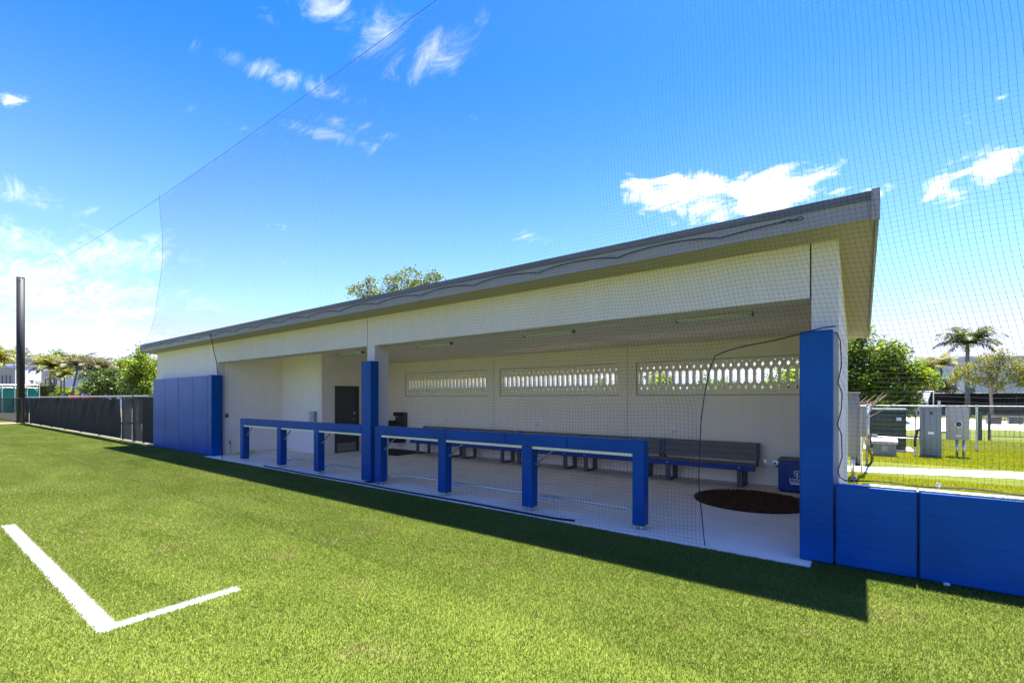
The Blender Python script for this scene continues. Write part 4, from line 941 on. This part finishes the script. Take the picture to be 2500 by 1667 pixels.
# the broad tree behind the dugout's right end
tree('shade_tree', 'leafy bright green tree behind the right end of the dugout', base(2115, 22),
     [(-1.3, 0, 3.3, 1.0, 1.0, .9), (-.6, .2, 4.0, .9, .9, .75), (-.2, 0, 4.75, .5, .5, .5), (.5, 0, 3.6, .85, .9, .8), (1.2, 0, 3.0, .75, .8, .65), (1.15, 0, 3.9, .45, .4, .4), (2.0, 0, 2.65, .55, .7, .5), (-.5, 0, 2.5, 1.3, 1.2, .8), (.8, 0, 2.0, 1.0, 1.0, .7), (1.5, 0, 1.5, .6, .7, .6), (-1.2, 0, 1.7, 1.0, 1.0, .8), (-2.4, .5, 2.6, 1.2, 1.2, 1.0)], 22000, .088, M_leaf, 2.2, .16)
sh_spots = [(-1.3, 14.7, 2.9, 'rounded green shrub outside the back wall near the end wall'), (-2.6, 15.6, 2.75, 'bushy green shrub seen through the right screen panel'), (-4.2, 16.2, 2.65, 'lower green shrub seen through the left part of the right screen panel'),
            (-6.2, 16.5, 2.9, 'taller green shrub seen through the middle screen panel'), (-8.3, 18.2, 2.6, 'green shrub seen through the left part of the middle screen panel')]
for x, y, h, l in sh_spots:
    tree('garden_shrub', l, (x, y, 0), lobes_r(7, 0, h * .6, .8, h * .32, .55), 4200, .07, M_leaf, h * .5, .06, cat='shrub', group='shrubs behind the dugout')
# bare twigs beside the transformer
t = thing('bare_shrub', 'leafless pale branches sticking up behind the grey panel', 'shrub', (.05, 15.2, 0)); mb = MB()
for k in range(16):
    a = random.uniform(-.9, .9); p0 = Vector((random.uniform(-.15, .1), random.uniform(-.1, .1), 1.2)); p1 = p0 + Vector((math.sin(a) * .25 + .16, random.uniform(-.2, .2), .22 + .2 * random.random())); p2 = p1 + Vector((math.sin(a) * .2 + .26, random.uniform(-.2, .2), .10 + .2 * random.random()))
    mb.tube([p0 - Vector((0, 0, 1.2)), p0, p1, p2], [.02, .015, .010, .003], 5)
mb.build('branches', M_twig, t)
tree('tall_tree', 'sparse tree top showing above the dugout roof left of centre', base(985, 25),
     [(-1.9, -1.4, 7.35, .7, .8, .55), (-1.4, -1.0, 7.6, .5, .6, .6), (-.4, -.3, 7.8, .6, .7, .6), (.3, .2, 8.15, .65, .7, .55), (1.5, 1.1, 8.05, .5, .6, .55), (1.0, .7, 7.9, .5, .6, .5), (.6, .5, 7.5, .8, .9, .6), (0, 0, 7.0, 1.6, 1.3, .6), (-1.0, -.7, 7.0, 1.2, 1.1, .55)], 6500, .07, M_leafo, 5.5, .14)
# left: the leafy tree by the fence and others beyond
tree('shade_tree', 'broad green tree behind the fence at the dugout left end', base(345, 33),
     [(-.3, 0, 3.5, 1.1, 1.1, .9), (.7, 0, 4.0, 1.0, 1.0, .9), (-1.3, 0, 3.2, .8, .9, .7), (-.3, 0, 4.6, .5, .5, .5), (-.45, 0, 5.2, .28, .3, .4), (.5, 0, 5.1, .4, .4, .4), (.9, 0, 2.4, .9, .9, .8), (-.6, 0, 2.2, 1.0, 1.0, .7), (.1, 0, 1.8, 1.0, 1, .6)], 9000, .085, M_leaf, 2.4, .13)
tree('street_tree', 'dense dark green tree left of the broad tree beyond the fence', base(278, 40), lobes_r(10, 0, 3.2, 1.4, 1.0, .9), 6500, .10, M_leafd, 2.0, .14)
tree('street_tree', 'rounded mid green tree between the grey palm and dense tree', base(250, 46), lobes_r(8, 0, 3.0, 1.2, .9, .8), 4000, .11, M_leaf, 1.9, .12)
tree('street_shrub', 'low yellow green bush behind the pair of tall palms', base(108, 62), lobes_r(8, 0, 2.7, 1.4, .8, .9), 4000, .12, M_leafy, 1.6, .10, cat='shrub')
tree('street_shrub', 'low green bush right of the pair of tall palms', base(155, 60), lobes_r(8, 0, 2.6, 1.2, .8, .8), 3500, .12, M_leaf, 1.6, .10, cat='shrub')
# palms
def palm(label, pos, h, fl, nf, mat, lean=(0, 0), tr=.12, droop=1.0, wind=0.0, dead=False, up=.9, leaf=.34, name='palm_tree'):
    t = thing(name, label, 'palm', tuple(pos), 'palms in the background')
    top = Vector((lean[0], lean[1], h))
    MB().tube([(0, 0, -.05), (lean[0] * .15, lean[1] * .15, h * .35), (lean[0] * .5, lean[1] * .5, h * .7), tuple(top)], [tr * 1.35, tr, tr * .9, tr * .75], 8).build('trunk', M_ptrunk, t, smooth=True)
    MB().tube([tuple(top), tuple(top + Vector((0, 0, fl * .22)))], [tr * .8, tr * .5], 8).build('crownshaft', M_frondg, t, smooth=True)
    vs, fs = [], []
    for k in range(nf):
        az = 2 * math.pi * (k * .618) + random.uniform(-.25, .25); el = up * (.02 + 1.25 * (k + .5) / nf); L = fl * random.uniform(.8, 1.1)
        dirh = Vector((math.cos(az), math.sin(az), 0)) + Vector((wind, wind * .4, 0)); dirh.normalize()
        p = top + Vector((0, 0, fl * .18)); ang = el * 1.15 + .05; seg = 12; pr = None
        mid = []
        for s in range(seg + 1):
            mid.append(p.copy()); p = p + (dirh * math.cos(ang) + Vector((0, 0, math.sin(ang)))) * (L / seg); ang -= droop * (.05 + .13 * s / seg) * 1.2
        m_ = MB(); m_.tube(mid, [.018 * fl * (1 - .8 * i / seg) for i in range(seg + 1)], 4, cap=False)
        n0 = len(vs); vs += m_.v; fs += [tuple(n0 + i for i in f) for f in m_.f]
        for s in range(1, seg + 1):
            for q in (.0, .33, .66):
                c = mid[s - 1].lerp(mid[s], q); ax = (mid[s] - mid[s - 1]).normalized(); side = ax.cross(Vector((0, 0, 1))).normalized()
                ll = leaf * fl * (math.sin(math.pi * min(1, (s + q) / (seg + 1.5)) ** .8) * .85 + .15)
                for sg in (-1, 1):
                    dv = (side * sg * .75 + ax * .55 + Vector((0, 0, random.uniform(-.65, .1))) + Vector((wind, 0, 0)) * .5).normalized() * ll * random.uniform(.8, 1.1)
                    w_ = ax * .022 * fl; e_ = c + dv; md_ = c + dv * .5 + Vector((0, 0, .03 * fl))
                    n0 = len(vs); vs += [tuple(c - w_ * .5), tuple(c + w_ * .5), tuple(md_ + w_ * .8), tuple(e_), tuple(md_ - w_ * .8)]
                    fs += [(n0, n0 + 1, n0 + 2, n0 + 4), (n0 + 4, n0 + 2, n0 + 3)]
    me = bpy.data.meshes.new('fronds'); me.from_pydata(vs, [], fs); me.update(); link('fronds', me, mat, t)
    return t
def H(py, d): return EYE + (HZ - py) / F * d
palm('tall palm with feathery light fronds, left of the paired palms', base(123, 60), H(905, 60), 2.7, 18, M_frondy, wind=.35)
palm('tall palm with feathery green fronds, right of the paired palms', base(133, 62), H(908, 62), 2.6, 16, M_frond, wind=.35)
palm('short young palm with green fronds right of the pair', base(149, 58), H(926, 58), 1.7, 13, M_frond, wind=.3, tr=.09)
palm('short young palm with bent fronds before the white facade', base(157, 56), H(920, 56), 1.7, 13, M_frondy, wind=.3, tr=.09)
palm('leaning palm with grey windswept fronds before the white facade', base(174, 50), H(908, 50), 2.3, 16, M_frondg, lean=(.55, .35), wind=.8, tr=.12, droop=.9)
palm('date palm with grey green crown beside the dense tree', base(237, 48), H(915, 48), 2.3, 20, M_frondg, wind=.2, tr=.22)
palm('palm with yellow drooping fronds at the left picture edge', base(-14, 50), H(890, 50), 2.8, 15, M_frondy, wind=.2, tr=.16)
palm('tall royal palm with dark windswept crown behind the pool fence', base(2362, 46), H(852, 46), 2.9, 18, M_frond, wind=.15, tr=.19, droop=.95)
palm('small palm left of the royal palm behind the pool fence', base(2262, 50), H(905, 50), 1.9, 11, M_frondy, wind=.3, tr=.09)
palm('small bent palm between the royal palm and white building', base(2298, 50), H(898, 50), 1.9, 12, M_frondy, wind=.3, tr=.09)
tree('young_tree', 'thin yellow green tree standing before the black pool fence', base(2420, 39),
     [(-.3, 0, 5.0, .8, .8, .6), (.6, 0, 5.3, .7, .8, .6), (-1.4, 0, 4.1, 1.0, .9, .6), (.2, 0, 4.1, 1.1, 1.0, .7), (1.5, 0, 4.3, .9, .9, .7), (-.8, 0, 3.3, 1.0, .9, .5), (1.7, 0, 3.3, .8, .9, .6), (.5, 0, 3.0, .9, .9, .5), (-2.1, 0, 3.5, .7, .7, .4), (2.3, 0, 2.9, .7, .7, .4)], 6500, .085, M_leafy, 3.2, .11, bark=M_twig)
tree('hedge_tree', 'olive brown rounded bush left of the small palms', base(2272, 56), lobes_r(9, 0, 2.9, 2.0, .8, 1.0), 5000, .12, M_leafb, 1.8, .12, cat='shrub')
tree('hedge_shrub', 'low yellow green shrub behind the lifeguard chair', base(2246, 50), lobes_r(8, 0, 1.5, 1.7, .5, .7), 3500, .10, M_leafy, 1.0, .06, cat='shrub')
tree('hedge_shrub', 'low green shrub left of the white pipe frame', base(2195, 50), lobes_r(8, 0, 1.6, 1.9, .6, .8), 3500, .10, M_leafd, 1.0, .06, cat='shrub')
# far wooded skyline on the left
sk = [(-25, 848, 'leftmost'), (18, 852, 'second'), (62, 846, 'third'), (95, 850, 'fourth'), (150, 853, 'fifth'), (195, 858, 'sixth'), (240, 862, 'seventh'), (285, 868, 'eighth'), (325, 866, 'ninth'), (365, 868, 'tenth')]
for i, (px, py, w_) in enumerate(sk):
    d_ = 125 + (i % 3) * 6; h_ = H(py - 6, d_)
    tree('skyline_tree', f'{w_} tree from the left along the distant wooded skyline', base(px, d_), lobes_r(14, 0, h_ * .68, 3.8, h_ * .22, 2.1), 3600, .32, [M_leafsk, M_leaf, M_leafsk][i % 3], h_ * .55, .3, group='distant skyline trees')

# ================================================================== FAR BUILDINGS, LAMPS, CAR
def facade(name, label, px0, px1, d0, d1, topy, depth, mat, wins, cat='building', parapet=.3):
    a, b = base(px0, d0), base(px1, d1); v = b - a; L = v.length; h = H(topy, (d0 + d1) / 2)
    t = thing(name, label, cat, tuple(a)); t.rotation_euler = (0, 0, math.atan2(v.y, v.x))
    B(0, L, 0, depth, -.1, h).build('wall', mat, t); B(-.12, L + .12, -.12, depth + .12, h, h + parapet).build('parapet', M_bwhite if mat is not M_bwhite else M_bgrey, t)
    for (u0, u1, z0, z1) in wins:
        w = B(u0 * L, u1 * L, -.05, -.002, z0 * h, z1 * h).build('window', M_bgrey, t); e = .03 * L * (u1 - u0) + .03
        B(u0 * L + e, u1 * L - e, -.075, -.051, z0 * h + e, z1 * h - e).build('pane', M_glass, w)
        B(u0 * L - .05, u1 * L + .05, -.14, -.002, z0 * h - .12, z0 * h - .002).build('sill', M_bwhite, w)
    return t
rows = lambda us, zs: [(u, u + w, z, z + hh) for (u, w) in us for (z, hh) in zs]
facade('apartment_building', 'cream building with rows of narrow windows at far left', -60, 36, 84, 86, 897, 14, M_cream, rows([(.12, .05), (.25, .05), (.38, .05), (.66, .05), (.76, .05), (.86, .05)], [(.56, .26), (.14, .26)]))
facade('apartment_building', 'pale blue white building block just right of the black pole', 37, 101, 86, 90, 894, 14, M_bwhite, rows([(.78, .1)], [(.1, .14)]))
facade('apartment_building', 'set-back beige upper storey block behind the pale building', 20, 92, 104, 106, 876, 10, M_cream, rows([(.2, .08), (.6, .08)], [(.78, .1)]))
facade('apartment_building', 'cream building block behind the pair of palms', 101, 176, 92, 96, 906, 14, M_cream, rows([(.1, .06), (.45, .06), (.8, .06)], [(.6, .2), (.15, .2)]))
facade('apartment_building', 'low white building with one dark window behind the leaning palm', 176, 330, 74, 80, 912, 14, M_bwhite, rows([(.08, .06), (.44, .07), (.62, .07), (.82, .07)], [(.28, .2)]))
facade('pool_house', 'white building with dark windows behind the small palms at right', 2236, 2352, 82, 84, 905, 12, M_bwhite, rows([(.16, .07), (.36, .05), (.52, .14), (.75, .1)], [(.5, .26)]))
facade('pool_house', 'large pale grey building block at the right picture edge', 2330, 2640, 92, 88, 872, 16, M_bgrey, rows([(.12, .05), (.3, .05)], [(.2, .2)]))
def lamp(label, px, d, py):
    h = H(py, d); t = thing('street_lamp', label, 'lamp post', tuple(base(px, d)))
    MB().tube([(0, 0, 0), (0, 0, h)], [.09, .06], 8).build('post', M_black, t); B(-.9, .15, -.13, .13, h, h + .14).build('lamp_head', M_black, t); B(-.8, -.3, -.1, .1, h - .015, h - .0005).build('lens', M_lens, t)
lamp('black street lamp with flat head before the pale building', 78, 64, 931); lamp('small black street lamp with flat head before the low white building', 207, 56, 961)
def car(label, px, d, mat):
    t = thing('parked_car', label, 'car', tuple(base(px, d))); t.rotation_euler = (0, 0, R(30))
    MB().prism([(-2.2, -.85, .3), (2.2, -.85, .3), (2.2, -.85, .85), (1.2, -.85, 1.05), (-2.1, -.85, 1.1)], (0, 1.7, 0)).build('body', mat, t, bevel=.06)
    MB().prism([(-2.0, -.75, 1.08), (1.0, -.75, 1.06), (.4, -.75, 1.98), (-1.7, -.75, 1.98)], (0, 1.5, 0)).build('cabin', mat, t, bevel=.06)
    for s in (-.765, .752): B(-1.6, .45, s, s + .013, 1.2, 1.7).build('side_window', M_glass, t)
    for x in (-1.35, 1.35):
        for y in (-.88, .72): 
            w = MB().tube([(x, y, .34), (x, y + .16, .34)], .34, 16).build('wheel', M_rubber, t); MB().tube([(x, y - .01, .34), (x, y + .17, .34)], .19, 12).build('rim', M_alu, w)
car('red van roof just showing above the windscreen fence', 223, 46, M_red)
for px, py, s, l in ((2311, 1431, .028, 'pale pebble on the turf at the foot of the low blue pads'), (2229, 1413, .012, 'tiny pale pebble on the turf near the pad joint')):
    p = onground(px, py); bm = bmesh.new(); bmesh.ops.create_icosphere(bm, subdivisions=2, radius=s)
    for v_ in bm.verts: v_.co *= random.uniform(.8, 1.15); v_.co.z *= .6
    me = bpy.data.meshes.new('pebble'); bm.to_mesh(me); bm.free(); o = link('pebble', me, M_stone); o.location = (p.x, p.y, .02); tag(o, l, 'stone')
